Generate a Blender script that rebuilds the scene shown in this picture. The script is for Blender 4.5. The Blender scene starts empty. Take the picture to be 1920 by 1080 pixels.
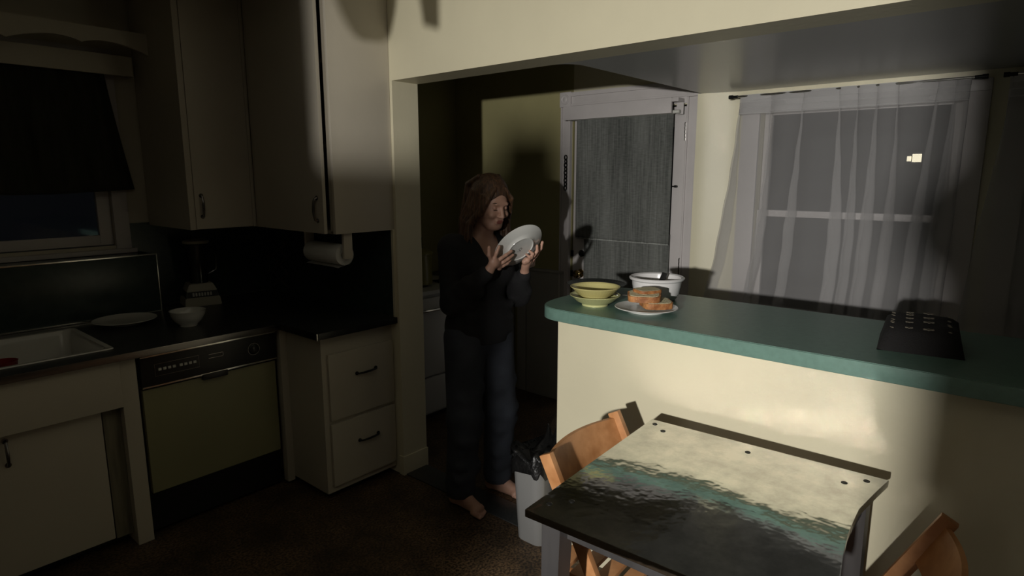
import bpy, bmesh, math, random
import numpy as np
from mathutils import Vector, Matrix
random.seed(4)
PI = math.pi
SC = bpy.context.scene
COL = SC.collection

# ------------------------------------------------------------------ camera
F_PX, EYE = 1170.0, 1.66
PITCH = math.atan(209 / F_PX)
YAW = math.radians(40.6)
cam = bpy.data.cameras.new('camera')
cam.sensor_width = 36.0
cam.lens = F_PX / 1920 * 36.0
cam.clip_start = 0.02
camo = bpy.data.objects.new('camera', cam)
camo.location = (0, 0, EYE)
camo.rotation_euler = (PI / 2 - PITCH, 0, YAW - PI / 2)
COL.objects.link(camo)
SC.camera = camo

# ------------------------------------------------------------------ world, lamp, exposure
world = bpy.data.worlds.new('night')
SC.world = world
world.use_nodes = True
world.node_tree.nodes['Background'].inputs[0].default_value = (0.010, 0.011, 0.014, 1)
world.node_tree.nodes['Background'].inputs[1].default_value = 0.25
LAMP = Vector((-2.40, -0.22, 1.80))
ld = bpy.data.lights.new('lamp_bulb_offscreen', 'AREA')
ld.shape = 'DISK'
ld.size = 0.10
ld.spread = math.radians(108)
ld.energy = 63
ld.color = (1.0, 0.97, 0.92)
lo = bpy.data.objects.new('lamp_bulb_offscreen', ld)
lo.location = LAMP
lo.rotation_euler = Vector((-4.5, -1.2, 0.8)).to_track_quat('Z', 'Y').to_euler()
COL.objects.link(lo)
SC.view_settings.view_transform = 'Standard'
SC.view_settings.look = 'None'
SC.view_settings.gamma = 1.0
SC.view_settings.use_curve_mapping = False
SC.view_settings.exposure = 0.0
SC.cycles.use_denoising = True
SC.cycles.blur_glossy = 0.30
SC.cycles.sample_clamp_indirect = 0
SC.cycles.max_bounces = 8

# ------------------------------------------------------------------ pixel -> place
_cp, _sp, _ca, _sa = math.cos(PITCH), math.sin(PITCH), math.cos(YAW), math.sin(YAW)
def ray(x, y):
    u = 540 - y; l = x - 960
    v = u * _cp - F_PX * _sp; f = F_PX * _cp + u * _sp
    return Vector((f * _ca + l * _sa, f * _sa - l * _ca, v))
def onX(x, y, c): r = ray(x, y); return r * (c / r.x) + Vector((0, 0, EYE))
def onY(x, y, c): r = ray(x, y); return r * (c / r.y) + Vector((0, 0, EYE))
def onZ(x, y, c): r = ray(x, y); return r * ((c - EYE) / r.z) + Vector((0, 0, EYE))
def onPlane(x, y, P, n):
    r = ray(x, y); o = Vector((0, 0, EYE))
    return o + r * ((P - o).dot(n) / r.dot(n))

# ------------------------------------------------------------------ materials
MATS = {}
def mat(name, col, rough=0.6, metal=0.0, var=0.0, vscale=6.0, bump=0.0, bscale=60.0, spec=0.5,
        coat=0.0, stretch=None, col2=None, trans=0.0, emit=0.0, detail=4.0, coat_rough=0.08, bdist=0.01):
    m = bpy.data.materials.new(name); m.use_nodes = True
    nt = m.node_tree; b = nt.nodes['Principled BSDF']
    b.inputs['Base Color'].default_value = (*col, 1)
    b.inputs['Roughness'].default_value = rough
    b.inputs['Metallic'].default_value = metal
    b.inputs['Specular IOR Level'].default_value = spec
    b.inputs['Coat Weight'].default_value = coat
    b.inputs['Coat Roughness'].default_value = coat_rough
    b.inputs['Transmission Weight'].default_value = trans
    if emit:
        b.inputs['Emission Color'].default_value = (*col, 1); b.inputs['Emission Strength'].default_value = emit
    if var or bump or col2:
        tc = nt.nodes.new('ShaderNodeTexCoord'); mp = nt.nodes.new('ShaderNodeMapping')
        nt.links.new(tc.outputs['Object'], mp.inputs[0])
        if stretch: mp.inputs['Scale'].default_value = stretch
    if var or col2:
        n = nt.nodes.new('ShaderNodeTexNoise'); n.inputs['Scale'].default_value = vscale; n.inputs['Detail'].default_value = detail
        nt.links.new(mp.outputs[0], n.inputs[0])
        r = nt.nodes.new('ShaderNodeValToRGB')
        c2 = col2 if col2 else tuple(c * (1 - var) for c in col)
        r.color_ramp.elements[0].position = 0.35; r.color_ramp.elements[1].position = 0.65
        r.color_ramp.elements[0].color = (*c2, 1); r.color_ramp.elements[1].color = (*col, 1)
        nt.links.new(n.outputs[0], r.inputs[0]); nt.links.new(r.outputs[0], b.inputs['Base Color'])
    if bump:
        n2 = nt.nodes.new('ShaderNodeTexNoise'); n2.inputs['Scale'].default_value = bscale; n2.inputs['Detail'].default_value = 3
        nt.links.new(mp.outputs[0], n2.inputs[0])
        bp = nt.nodes.new('ShaderNodeBump'); bp.inputs['Strength'].default_value = bump; bp.inputs['Distance'].default_value = bdist
        nt.links.new(n2.outputs[0], bp.inputs['Height']); nt.links.new(bp.outputs[0], b.inputs['Normal'])
    MATS[name] = m
    return m

mat('cream', (0.66, 0.61, 0.44), 0.5, var=0.06, vscale=2.5, bump=0.08, bscale=35)
mat('gloss_cream', (0.64, 0.60, 0.44), 0.45, var=0.05, vscale=3, bump=0.1, bscale=9)
mat('olive_wall', (0.34, 0.31, 0.15), 0.55, var=0.1, vscale=3, bump=0.06, bscale=40)
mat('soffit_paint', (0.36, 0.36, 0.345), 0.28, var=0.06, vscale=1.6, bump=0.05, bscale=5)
mat('cabinet_paint', (0.50, 0.455, 0.37), 0.42, var=0.07, vscale=2.2, bump=0.05, bscale=30)
mat('cabinet_low', (0.50, 0.46, 0.365), 0.42, var=0.08, vscale=2.0, bump=0.05, bscale=30)
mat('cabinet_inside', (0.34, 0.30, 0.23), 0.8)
mat('trim_white', (0.52, 0.49, 0.48), 0.4, var=0.08, vscale=5, bump=0.08, bscale=25)
mat('wainscot', (0.34, 0.33, 0.31), 0.5, var=0.08)
mat('ceiling_paint', (0.68, 0.65, 0.55), 0.6)
mat('counter_dark', (0.035, 0.037, 0.037), 0.3, var=0.25, vscale=90, bump=0.05, bscale=120)
mat('splash_dark', (0.035, 0.052, 0.047), 0.25, var=0.2, vscale=20)
mat('bar_teal', (0.135, 0.235, 0.195), 0.33, var=0.12, vscale=45, bump=0.04, bscale=150)
mat('chrome', (0.75, 0.74, 0.7), 0.18, 1.0)
mat('brass', (0.55, 0.40, 0.16), 0.12, 1.0)
mat('iron', (0.02, 0.02, 0.02), 0.35, 0.6)
mat('handle_metal', (0.22, 0.21, 0.2), 0.25, 1.0)
mat('black_plastic', (0.012, 0.012, 0.012), 0.3)
mat('print_white', (0.55, 0.55, 0.5), 0.5)
mat('dw_panel', (0.27, 0.26, 0.14), 0.4, var=0.08, vscale=3)
mat('raw_wood', (0.20, 0.18, 0.12), 0.7, var=0.3, vscale=8, stretch=(8, 8, 0.6))
mat('porcelain', (0.62, 0.62, 0.58), 0.15)
mat('plate_white', (0.66, 0.66, 0.63), 0.14, spec=0.5)
mat('pot_white', (0.70, 0.69, 0.68), 0.16)
mat('bowl_yellow', (0.62, 0.56, 0.24), 0.14, var=0.05, vscale=30)
mat('bowl_green', (0.56, 0.56, 0.27), 0.14, var=0.05, vscale=30)
mat('silver', (0.6, 0.6, 0.58), 0.2, 1.0)
mat('crust', (0.52, 0.24, 0.085), 0.65, col2=(0.26, 0.095, 0.03), vscale=28, bump=0.3, bscale=70)
mat('crumb', (0.62, 0.56, 0.36), 0.85, var=0.12, vscale=50, bump=0.4, bscale=120)
mat('soup', (0.25, 0.20, 0.12), 0.3)
mat('stove_enamel', (0.42, 0.42, 0.40), 0.3)
mat('pot_olive', (0.20, 0.18, 0.055), 0.3)
mat('bin_grey', (0.22, 0.22, 0.215), 0.45, var=0.05)
mat('bag_black', (0.006, 0.006, 0.006), 0.38, bump=0.8, bscale=28)
mat('curtain_green', (0.075, 0.075, 0.05), 0.9, var=0.3, vscale=7, stretch=(4, 4, 0.6))
mat('red_plastic', (0.28, 0.01, 0.01), 0.4)
mat('wood_chair', (0.55, 0.27, 0.115), 0.42, col2=(0.38, 0.165, 0.06), vscale=14, stretch=(1, 1, 1), bump=0.05, bscale=60)
mat('wood_end', (0.62, 0.36, 0.19), 0.5, var=0.2, vscale=40)
mat('leg_metal', (0.10, 0.095, 0.095), 0.38, 0.4, var=0.3, vscale=14, stretch=(1, 1, 0.15))
mat('paper', (0.60, 0.60, 0.56), 0.9, bump=0.15, bscale=120)
mat('knit_black', (0.010, 0.010, 0.011), 0.9, bump=0.3, bscale=160)
mat('denim', (0.045, 0.052, 0.068), 0.9, var=0.45, vscale=7, bump=0.3, bscale=220)
mat('skin', (0.50, 0.29, 0.21), 0.5, var=0.1, vscale=14)
mat('lips', (0.30, 0.10, 0.08), 0.45)
mat('eye_dark', (0.03, 0.02, 0.015), 0.1)
mat('hair', (0.13, 0.066, 0.032), 0.45, col2=(0.035, 0.016, 0.008), vscale=20, stretch=(6, 6, 0.5), bump=0.4, bscale=40)
mat('fridge_white', (0.5, 0.5, 0.48), 0.35)
mat('plaster_back', (0.34, 0.325, 0.275), 0.7)
mat('leaf_green', (0.05, 0.12, 0.03), 0.5)
mat('terracotta', (0.35, 0.14, 0.07), 0.8)
mat('bag_cloth', (0.007, 0.006, 0.006), 0.9, bump=0.3, bscale=200)
mat('bag_white', (0.26, 0.23, 0.18), 0.9)
mat('night_wall', (0.16, 0.16, 0.165), 0.9)
mat('lantern_glow', (1.0, 0.86, 0.62), 0.5, emit=2.2)
mat('jar_glass', (0.02, 0.022, 0.02), 0.08, spec=0.6)
mat('blender_body', (0.40, 0.38, 0.30), 0.4)
mat('rack_wood', (0.055, 0.045, 0.03), 0.6)

def fabric_weave():
    m = bpy.data.materials.new('linen_grey'); m.use_nodes = True; nt = m.node_tree; b = nt.nodes['Principled BSDF']
    b.inputs['Roughness'].default_value = 0.95
    tc = nt.nodes.new('ShaderNodeTexCoord')
    out = []
    acc_ = None
    for sc_, wt in (((1, 130, 4), .40), ((1, 13, 1.3), .38), ((1, 26, 110), .22)):
        mp = nt.nodes.new('ShaderNodeMapping'); mp.inputs['Scale'].default_value = sc_
        nt.links.new(tc.outputs['Object'], mp.inputs[0])
        n = nt.nodes.new('ShaderNodeTexNoise'); n.inputs['Scale'].default_value = 1.0; n.inputs['Detail'].default_value = 4
        nt.links.new(mp.outputs[0], n.inputs[0])
        ma = nt.nodes.new('ShaderNodeMath'); ma.operation = 'MULTIPLY_ADD'; ma.inputs[1].default_value = wt; ma.inputs[2].default_value = 0
        nt.links.new(n.outputs[0], ma.inputs[0])
        if acc_ is not None: nt.links.new(acc_.outputs[0], ma.inputs[2])
        acc_ = ma
    mu = acc_
    r = nt.nodes.new('ShaderNodeValToRGB')
    r.color_ramp.elements[0].position = 0.36; r.color_ramp.elements[1].position = 0.66
    r.color_ramp.elements[0].color = (0.11, 0.118, 0.108, 1); r.color_ramp.elements[1].color = (0.36, 0.37, 0.345, 1)
    nt.links.new(mu.outputs[0], r.inputs[0]); nt.links.new(r.outputs[0], b.inputs['Base Color'])
    MATS['linen_grey'] = m
fabric_weave()

def sheer():
    m = bpy.data.materials.new('sheer'); m.use_nodes = True; nt = m.node_tree
    for n in list(nt.nodes): nt.nodes.remove(n)
    o = nt.nodes.new('ShaderNodeOutputMaterial')
    d = nt.nodes.new('ShaderNodeBsdfDiffuse'); d.inputs[0].default_value = (0.62, 0.61, 0.61, 1)
    t = nt.nodes.new('ShaderNodeBsdfTranslucent'); t.inputs[0].default_value = (0.55, 0.54, 0.54, 1)
    a = nt.nodes.new('ShaderNodeMixShader'); a.inputs[0].default_value = 0.25
    nt.links.new(d.outputs[0], a.inputs[1]); nt.links.new(t.outputs[0], a.inputs[2])
    tr = nt.nodes.new('ShaderNodeBsdfTransparent')
    mx = nt.nodes.new('ShaderNodeMixShader'); mx.inputs[0].default_value = 0.36
    nt.links.new(tr.outputs[0], mx.inputs[1]); nt.links.new(a.outputs[0], mx.inputs[2])
    nt.links.new(mx.outputs[0], o.inputs[0])
    MATS['sheer'] = m
    h = m.copy(); h.name = 'sheer_hem'; h.node_tree.nodes[o.name]
    for n in h.node_tree.nodes:
        if n.type == 'MIX_SHADER' and abs(n.inputs[0].default_value - 0.36) < 1e-4: n.inputs[0].default_value = 0.72
    MATS['sheer_hem'] = h
sheer()

def pane_glass():
    m = bpy.data.materials.new('pane_glass'); m.use_nodes = True; nt = m.node_tree
    for n in list(nt.nodes): nt.nodes.remove(n)
    o = nt.nodes.new('ShaderNodeOutputMaterial'); t = nt.nodes.new('ShaderNodeBsdfTransparent'); t.inputs[0].default_value = (.8, .82, .82, 1)
    gl = nt.nodes.new('ShaderNodeBsdfGlossy'); gl.inputs['Roughness'].default_value = .03
    fr = nt.nodes.new('ShaderNodeFresnel'); fr.inputs[0].default_value = 1.5
    mx = nt.nodes.new('ShaderNodeMixShader')
    nt.links.new(fr.outputs[0], mx.inputs[0]); nt.links.new(t.outputs[0], mx.inputs[1]); nt.links.new(gl.outputs[0], mx.inputs[2]); nt.links.new(mx.outputs[0], o.inputs[0])
    MATS['pane_glass'] = m
pane_glass()

def table_metal():
    m = bpy.data.materials.new('table_sheet'); m.use_nodes = True; nt = m.node_tree; b = nt.nodes['Principled BSDF']
    b.inputs['Metallic'].default_value = 1.0
    tc = nt.nodes.new('ShaderNodeTexCoord')
    n = nt.nodes.new('ShaderNodeTexNoise'); n.inputs['Scale'].default_value = 11; n.inputs['Detail'].default_value = 8; n.inputs['Roughness'].default_value = 0.7
    nt.links.new(tc.outputs['Object'], n.inputs[0])
    r = nt.nodes.new('ShaderNodeValToRGB')
    r.color_ramp.elements[0].position = 0.36; r.color_ramp.elements[1].position = 0.62
    r.color_ramp.elements[0].color = (0.50, 0.50, 0.485, 1); r.color_ramp.elements[1].color = (0.72, 0.72, 0.69, 1)
    nt.links.new(n.outputs[0], r.inputs[0]); nt.links.new(r.outputs[0], b.inputs['Base Color'])
    r2 = nt.nodes.new('ShaderNodeMapRange'); r2.inputs['To Min'].default_value = 0.13; r2.inputs['To Max'].default_value = 0.075
    nt.links.new(n.outputs[0], r2.inputs[0]); nt.links.new(r2.outputs[0], b.inputs['Roughness'])
    n2 = nt.nodes.new('ShaderNodeTexNoise'); n2.inputs['Scale'].default_value = 19; n2.inputs['Detail'].default_value = 2
    nt.links.new(tc.outputs['Object'], n2.inputs[0])
    bp = nt.nodes.new('ShaderNodeBump'); bp.inputs['Strength'].default_value = 0.25; bp.inputs['Distance'].default_value = 0.006
    nt.links.new(n2.outputs[0], bp.inputs['Height']); nt.links.new(bp.outputs[0], b.inputs['Normal'])
    MATS['table_sheet'] = m
table_metal()

def floor_lino():
    m = bpy.data.materials.new('floor_lino'); m.use_nodes = True; nt = m.node_tree; b = nt.nodes['Principled BSDF']
    b.inputs['Roughness'].default_value = 0.55
    tc = nt.nodes.new('ShaderNodeTexCoord')
    v = nt.nodes.new('ShaderNodeTexNoise'); v.inputs['Scale'].default_value = 90; v.inputs['Detail'].default_value = 3
    n = nt.nodes.new('ShaderNodeTexNoise'); n.inputs['Scale'].default_value = 3.2; n.inputs['Detail'].default_value = 9; n.inputs['Roughness'].default_value = 0.7
    for q in (v, n): nt.links.new(tc.outputs['Object'], q.inputs[0])
    r = nt.nodes.new('ShaderNodeValToRGB')
    r.color_ramp.elements[0].position = 0.38; r.color_ramp.elements[1].position = 0.62
    r.color_ramp.elements[0].color = (0.028, 0.018, 0.010, 1); r.color_ramp.elements[1].color = (0.16, 0.10, 0.052, 1)
    nt.links.new(v.outputs[0], r.inputs[0])
    r3 = nt.nodes.new('ShaderNodeValToRGB'); r3.color_ramp.elements[0].position = 0.4; r3.color_ramp.elements[1].position = 0.6
    r3.color_ramp.elements[0].color = (0.35, 0.35, 0.35, 1)
    nt.links.new(n.outputs[0], r3.inputs[0])
    mx = nt.nodes.new('ShaderNodeMixRGB'); mx.blend_type = 'MULTIPLY'; mx.inputs[0].default_value = 1
    nt.links.new(r.outputs[0], mx.inputs[1]); nt.links.new(r3.outputs[0], mx.inputs[2])
    nt.links.new(mx.outputs[0], b.inputs['Base Color'])
    MATS['floor_lino'] = m
floor_lino()

# ------------------------------------------------------------------ mesh helpers
def B(): return bmesh.new()
def box(bm, x0, x1, y0, y1, z0, z1, bev=0.0, M=None):
    vs = [bm.verts.new((x, y, z)) for x in (x0, x1) for y in (y0, y1) for z in (z0, z1)]
    fs = [(0, 1, 3, 2), (4, 6, 7, 5), (0, 4, 5, 1), (2, 3, 7, 6), (0, 2, 6, 4), (1, 5, 7, 3)]
    faces = [bm.faces.new([vs[i] for i in f]) for f in fs]
    geo = vs
    if bev:
        es = list({e for f in faces for e in f.edges})
        r = bmesh.ops.bevel(bm, geom=es, offset=bev, segments=2, affect='EDGES', profile=0.7)
        geo = list(set(r['verts']) | {v for v in vs if v.is_valid})
    if M is not None: bmesh.ops.transform(bm, matrix=M, verts=geo)
    return geo
def cyl(bm, p, q, r0, r1=None, seg=20, caps=True):
    p, q = Vector(p), Vector(q); d = q - p
    r1 = r0 if r1 is None else r1
    M = Matrix.Translation((p + q) / 2) @ d.to_track_quat('Z', 'Y').to_matrix().to_4x4()
    bmesh.ops.create_cone(bm, cap_ends=caps, segments=seg, radius1=r0, radius2=r1, depth=d.length, matrix=M)
def tube(bm, pts, r, seg=8, caps=True):
    pts = [Vector(p) for p in pts]; rings = []
    rs = r if isinstance(r, (list, tuple)) else [r] * len(pts)
    up = Vector((0, 0, 1)); prev = None
    for i, p in enumerate(pts):
        t = (pts[min(i + 1, len(pts) - 1)] - pts[max(i - 1, 0)]).normalized()
        if prev is None:
            a = t.cross(up)
            if a.length < 1e-3: a = t.cross(Vector((1, 0, 0)))
            a.normalize()
        else:
            a = (prev - t * prev.dot(t)).normalized()
        b = t.cross(a); prev = a
        rings.append([bm.verts.new(p + (a * math.cos(k * 2 * PI / seg) + b * math.sin(k * 2 * PI / seg)) * rs[i]) for k in range(seg)])
    for i in range(len(rings) - 1):
        for k in range(seg):
            bm.faces.new((rings[i][k], rings[i][(k + 1) % seg], rings[i + 1][(k + 1) % seg], rings[i + 1][k]))
    if caps:
        bm.faces.new(rings[0][::-1]); bm.faces.new(rings[-1])
def lathe(bm, prof, c=(0, 0, 0), seg=40, M=None, rfun=None):
    rings = []; nv = []
    for r, z in prof:
        if r < 1e-5:
            v = bm.verts.new((0, 0, z)); rings.append([v]); nv.append(v)
        else:
            ring = []
            for k in range(seg):
                a = 2 * PI * k / seg; rr = r * (rfun(a, z) if rfun else 1)
                v = bm.verts.new((rr * math.cos(a), rr * math.sin(a), z)); ring.append(v); nv.append(v)
            rings.append(ring)
    for i in range(len(rings) - 1):
        a, b = rings[i], rings[i + 1]
        if len(a) == 1 and len(b) == 1: continue
        for k in range(seg):
            k2 = (k + 1) % seg
            if len(a) == 1: bm.faces.new((a[0], b[k], b[k2]))
            elif len(b) == 1: bm.faces.new((a[k], a[k2], b[0]))
            else: bm.faces.new((a[k], a[k2], b[k2], b[k]))
    T = Matrix.Translation(Vector(c)) @ (M if M is not None else Matrix())
    bmesh.ops.transform(bm, matrix=T, verts=nv)
def prism(bm, poly, z0, z1, bev=0.0):
    a = [bm.verts.new((x, y, z0)) for x, y in poly]; b = [bm.verts.new((x, y, z1)) for x, y in poly]
    n = len(poly)
    fb = bm.faces.new(a[::-1]); ft = bm.faces.new(b)
    for i in range(n): bm.faces.new((a[i], a[(i + 1) % n], b[(i + 1) % n], b[i]))
    if bev:
        bmesh.ops.bevel(bm, geom=list(set(fb.edges) | set(ft.edges)), offset=bev, segments=2, affect='EDGES', profile=0.7)
def prism_axis(bm, poly, axis, c0, c1):
    """polygon in the plane across 'axis' ('x': (y,z), 'y': (x,z)) extruded from c0 to c1"""
    f = (lambda u, v, c: (c, u, v)) if axis == 'x' else (lambda u, v, c: (u, c, v))
    a = [bm.verts.new(f(u, v, c0)) for u, v in poly]; b = [bm.verts.new(f(u, v, c1)) for u, v in poly]
    n = len(poly); bm.faces.new(a[::-1]); bm.faces.new(b)
    for i in range(n): bm.faces.new((a[i], a[(i + 1) % n], b[(i + 1) % n], b[i]))
ROOTLOC = {}
def finish(name, bm, m, loc, smooth):
    bmesh.ops.recalc_face_normals(bm, faces=bm.faces)
    bmesh.ops.translate(bm, verts=bm.verts, vec=-Vector(loc))
    me = bpy.data.meshes.new(name); bm.to_mesh(me); bm.free()
    for mm in (m if isinstance(m, (list, tuple)) else [m]): me.materials.append(MATS[mm])
    if smooth:
        me.polygons.foreach_set('use_smooth', [True] * len(me.polygons))
        if smooth is not True:
            me.set_sharp_from_angle(angle=math.radians(smooth))
    o = bpy.data.objects.new(name, me); COL.objects.link(o)
    return o
def tag(o, label, cat, group=None, kind=None):
    o['label'] = label; o['category'] = cat
    if group: o['group'] = group
    if kind: o['kind'] = kind
    return o
def root(name, loc, label, cat, group=None):
    o = bpy.data.objects.new(name, None); o.empty_display_size = 0.1
    COL.objects.link(o); o.location = loc; ROOTLOC[o.name] = Vector(loc)
    return tag(o, label, cat, group)
def part(name, bm, m, parent, smooth=40, label=None):
    loc = ROOTLOC[parent.name]
    o = finish(name, bm, m, loc, smooth); o.parent = parent; ROOTLOC[o.name] = loc
    if label: o['label'] = label
    return o
def single(name, bm, m, loc, label, cat, group=None, smooth=40):
    o = finish(name, bm, m, loc, smooth); o.location = loc; ROOTLOC[o.name] = Vector(loc)
    return tag(o, label, cat, group)
def struct(name, bm, m, label, cat, smooth=40, loc=(0, 0, 0)):
    o = finish(name, bm, m, loc, smooth); o.location = loc; ROOTLOC[o.name] = Vector(loc)
    return tag(o, label, cat, None, 'structure')
def bx(name, m, parent, *a, bev=0.003, **k):
    b = B(); box(b, *a, bev=bev); return part(name, b, m, parent, **k)
def wall_with_holes(bm, axis, c0, c1, u0, u1, z0, z1, holes):
    """slab with rectangular holes; axis 'x' -> slab across x, u=y; axis 'y' -> slab across y, u=x"""
    us = sorted({u0, u1, *[h[0] for h in holes], *[h[1] for h in holes]})
    zs = sorted({z0, z1, *[h[2] for h in holes], *[h[3] for h in holes]})
    for i in range(len(us) - 1):
        for j in range(len(zs) - 1):
            um, zm = (us[i] + us[i + 1]) / 2, (zs[j] + zs[j + 1]) / 2
            if any(h[0] < um < h[1] and h[2] < zm < h[3] for h in holes): continue
            if axis == 'x': box(bm, c0, c1, us[i], us[i + 1], zs[j], zs[j + 1])
            else: box(bm, us[i], us[i + 1], c0, c1, zs[j], zs[j + 1])
    bmesh.ops.remove_doubles(bm, verts=bm.verts, dist=1e-5)

# ================================================================== THE SETTING
WX0, WX1 = 2.10, 2.27          # the dividing wall
JY = 2.60                      # left jamb of the opening
PY = 1.54                      # end of the half wall
HZ = 2.137                     # underside of header and soffit
BX = 3.65                      # outer wall with door and curtains
SY = 3.95                      # sink wall
CZ = 2.62

b = B(); box(b, -1.1, 3.85, -2.6, 4.1, -0.06, 0.0)
struct('floor', b, 'floor_lino', 'dark brown speckled linoleum kitchen floor', 'floor')
b = B(); box(b, -3.6, -1.1, -2.6, 2.6, -0.06, 0.0)
struct('floor_hall', b, 'floor_lino', 'floor of the room behind the doorway', 'floor')
b = B(); box(b, -3.6, 2.10, -2.6, 4.1, CZ, CZ + 0.08)
struct('ceiling', b, 'ceiling_paint', 'dim painted kitchen ceiling', 'ceiling')
# nook ceiling, higher than the soffit
b = B(); box(b, 2.27, BX + .1, 1.4, 4.0, 2.50, 2.58)
struct('ceiling_nook', b, 'ceiling_paint', 'shadowed ceiling of the nook behind the opening', 'ceiling')
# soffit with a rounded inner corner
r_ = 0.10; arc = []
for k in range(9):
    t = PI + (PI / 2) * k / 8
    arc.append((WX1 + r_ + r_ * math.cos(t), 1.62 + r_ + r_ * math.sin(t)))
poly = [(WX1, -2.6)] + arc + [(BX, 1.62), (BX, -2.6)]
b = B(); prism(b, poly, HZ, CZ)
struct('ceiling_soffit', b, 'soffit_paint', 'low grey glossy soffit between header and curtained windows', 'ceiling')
# header and dividing wall in one piece
b = B()
box(b, WX0, WX1, -2.6, JY, HZ, CZ)
struct('wall_header', b, 'cream', 'brightly lit cream header above the breakfast bar', 'wall')
b = B(); box(b, WX0, WX1, JY, SY, 0, CZ)
struct('wall_divider', b, 'cream', 'cream wall stub ending in the jamb beside the drawers', 'wall')
b = B(); box(b, WX0, WX1, -2.6, PY, 0, 1.069)
struct('wall_peninsula', b, 'cream', 'cream half wall carrying the teal bar top', 'wall')
# sink wall with window opening
b = B(); wall_with_holes(b, 'y', SY, SY + 0.12, -1.1, WX0, 0, CZ, [(0.15, 1.20, 1.28, 2.25)])
struct('wall_sink', b, 'cabinet_low', 'dim wall above the kitchen sink', 'wall')
b = B(); box(b, WX1, BX + .1, 3.72, 3.80, 0, 2.58)
struct('wall_nook', b, 'olive_wall', 'olive wall behind the stove in the nook', 'wall')
b = B(); box(b, 2.84, 2.86, 3.714, 3.722, 0.95, 2.5)
struct('trim_1', b, 'olive_wall', 'thin vertical batten on the olive nook wall', 'trim')
# outer wall
b = B(); wall_with_holes(b, 'x', BX, BX + 0.12, 2.57, 3.80, 0.0, 2.58, [])
struct('wall_back_left', b, 'olive_wall', 'olive wall between nook corner and curtained door', 'wall')
b = B(); wall_with_holes(b, 'x', BX, BX + 0.12, -2.6, 2.57, 0, 2.58, [(1.73, 2.57, 0, 2.09), (0.36, 1.29, 0.86, 2.045), (-0.82, 0.10, 0.86, 2.045)])
struct('wall_back', b, 'gloss_cream', 'glossy cream outer wall around the curtained windows', 'wall')
b = B(); pl = [(BX + .01, 1.645)]
for k in range(13):
    t = k / 12; pl.append((BX - 0.056 * 0.5 * (1 + math.cos(PI * t)), 1.645 - 0.245 * t))
pl.append((BX + .01, 1.40)); prism(b, pl, 0, HZ)
struct('wall_back_curve', b, 'gloss_cream', 'curved glossy cream plaster strip between door and window', 'wall', smooth=30)
# wainscot on the outer wall
b = B(); box(b, BX - 0.02, BX, 2.62, 2.965, 0, 0.965, bev=.003)
w = struct('trim_2', b, 'wainscot', 'grey painted low panelling below the olive wall', 'trim')
b = B(); box(b, BX - 0.03, BX, 2.62, 3.06, 0.965, 0.985, bev=.003); w2 = part('cap_rail', b, 'wainscot', w)
b = B(); box(b, BX - 0.016, BX, 2.975, 3.06, 0, 0.965, bev=.003); part('panel', b, 'wainscot', w)
# threshold
b = B(); box(b, WX0 + .01, WX1 - .01, PY + .003, JY - .003, 0, 0.006, bev=.002)
struct('trim_3', b, 'counter_dark', 'dark threshold strip on the floor of the opening', 'trim')
# jamb baseboard
b = B(); box(b, WX0 - .008, WX1 + .004, JY - .008, JY + .03, 0, 0.11, bev=.002)
struct('baseboard_jamb', b, 'cream', 'small baseboard at the foot of the jamb', 'baseboard')
# behind the camera: added doorway wall, opening sized to bound the lamp beam
b = B()
wall_with_holes(b, 'x', -1.12, -1.0, -2.6, 4.1, 0, CZ, [(-0.078, 0.765, -1, 2.45)])
struct('wall_doorway_blocker', b, 'plaster_back', 'added wall behind the viewer with an opening that bounds the lamp light', 'wall')
b = B(); box(b, -1.1, 3.85, -2.7, -2.6, 0, CZ)
struct('wall_right', b, 'plaster_back', 'far right wall of the kitchen', 'wall')
b = B(); box(b, -3.6, -3.5, -2.6, 2.6, 0, CZ)
struct('wall_hall', b, 'plaster_back', 'wall of the room behind the lamp', 'wall')

# ------------------------------------------------------------------ sink window
wn = root('window_1', (0.675, SY, 1.28), 'dark sash window above the sink with painted frame', 'window'); wn['kind'] = 'structure'
for nm, a in (('casing', (1.20, 1.275, SY - .018, SY + .0, 1.262, 2.30)), ('casing', (0.06, 0.15, SY - .018, SY, 1.262, 2.30)), ('casing', (0.06, 1.275, SY - .018, SY, 2.25, 2.33))):
    bx(nm, 'trim_white', wn, *a)
for nm, a in (('sash_stile', (1.135, 1.198, SY + .02, SY + .055, 1.285, 2.245)), ('sash_stile', (.155, .215, SY + .02, SY + .055, 1.285, 2.245)),
              ('sash_rail', (.215, 1.135, SY + .02, SY + .055, 1.285, 1.34)), ('sash_rail', (.215, 1.135, SY + .02, SY + .055, 1.86, 1.90)), ('sash_rail', (.215, 1.135, SY + .02, SY + .055, 2.19, 2.245))):
    bx(nm, 'trim_white', wn, *a)
bx('pane', 'pane_glass', wn, .21, 1.14, SY + .034, SY + .04, 1.33, 1.87, bev=0)
bx('pane', 'pane_glass', wn, .21, 1.14, SY + .034, SY + .04, 1.89, 2.2, bev=0)
bx('sill', 'trim_white', wn, 0.03, 1.295, SY - .04, SY + .02, 1.238, 1.262, bev=.004)
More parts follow.
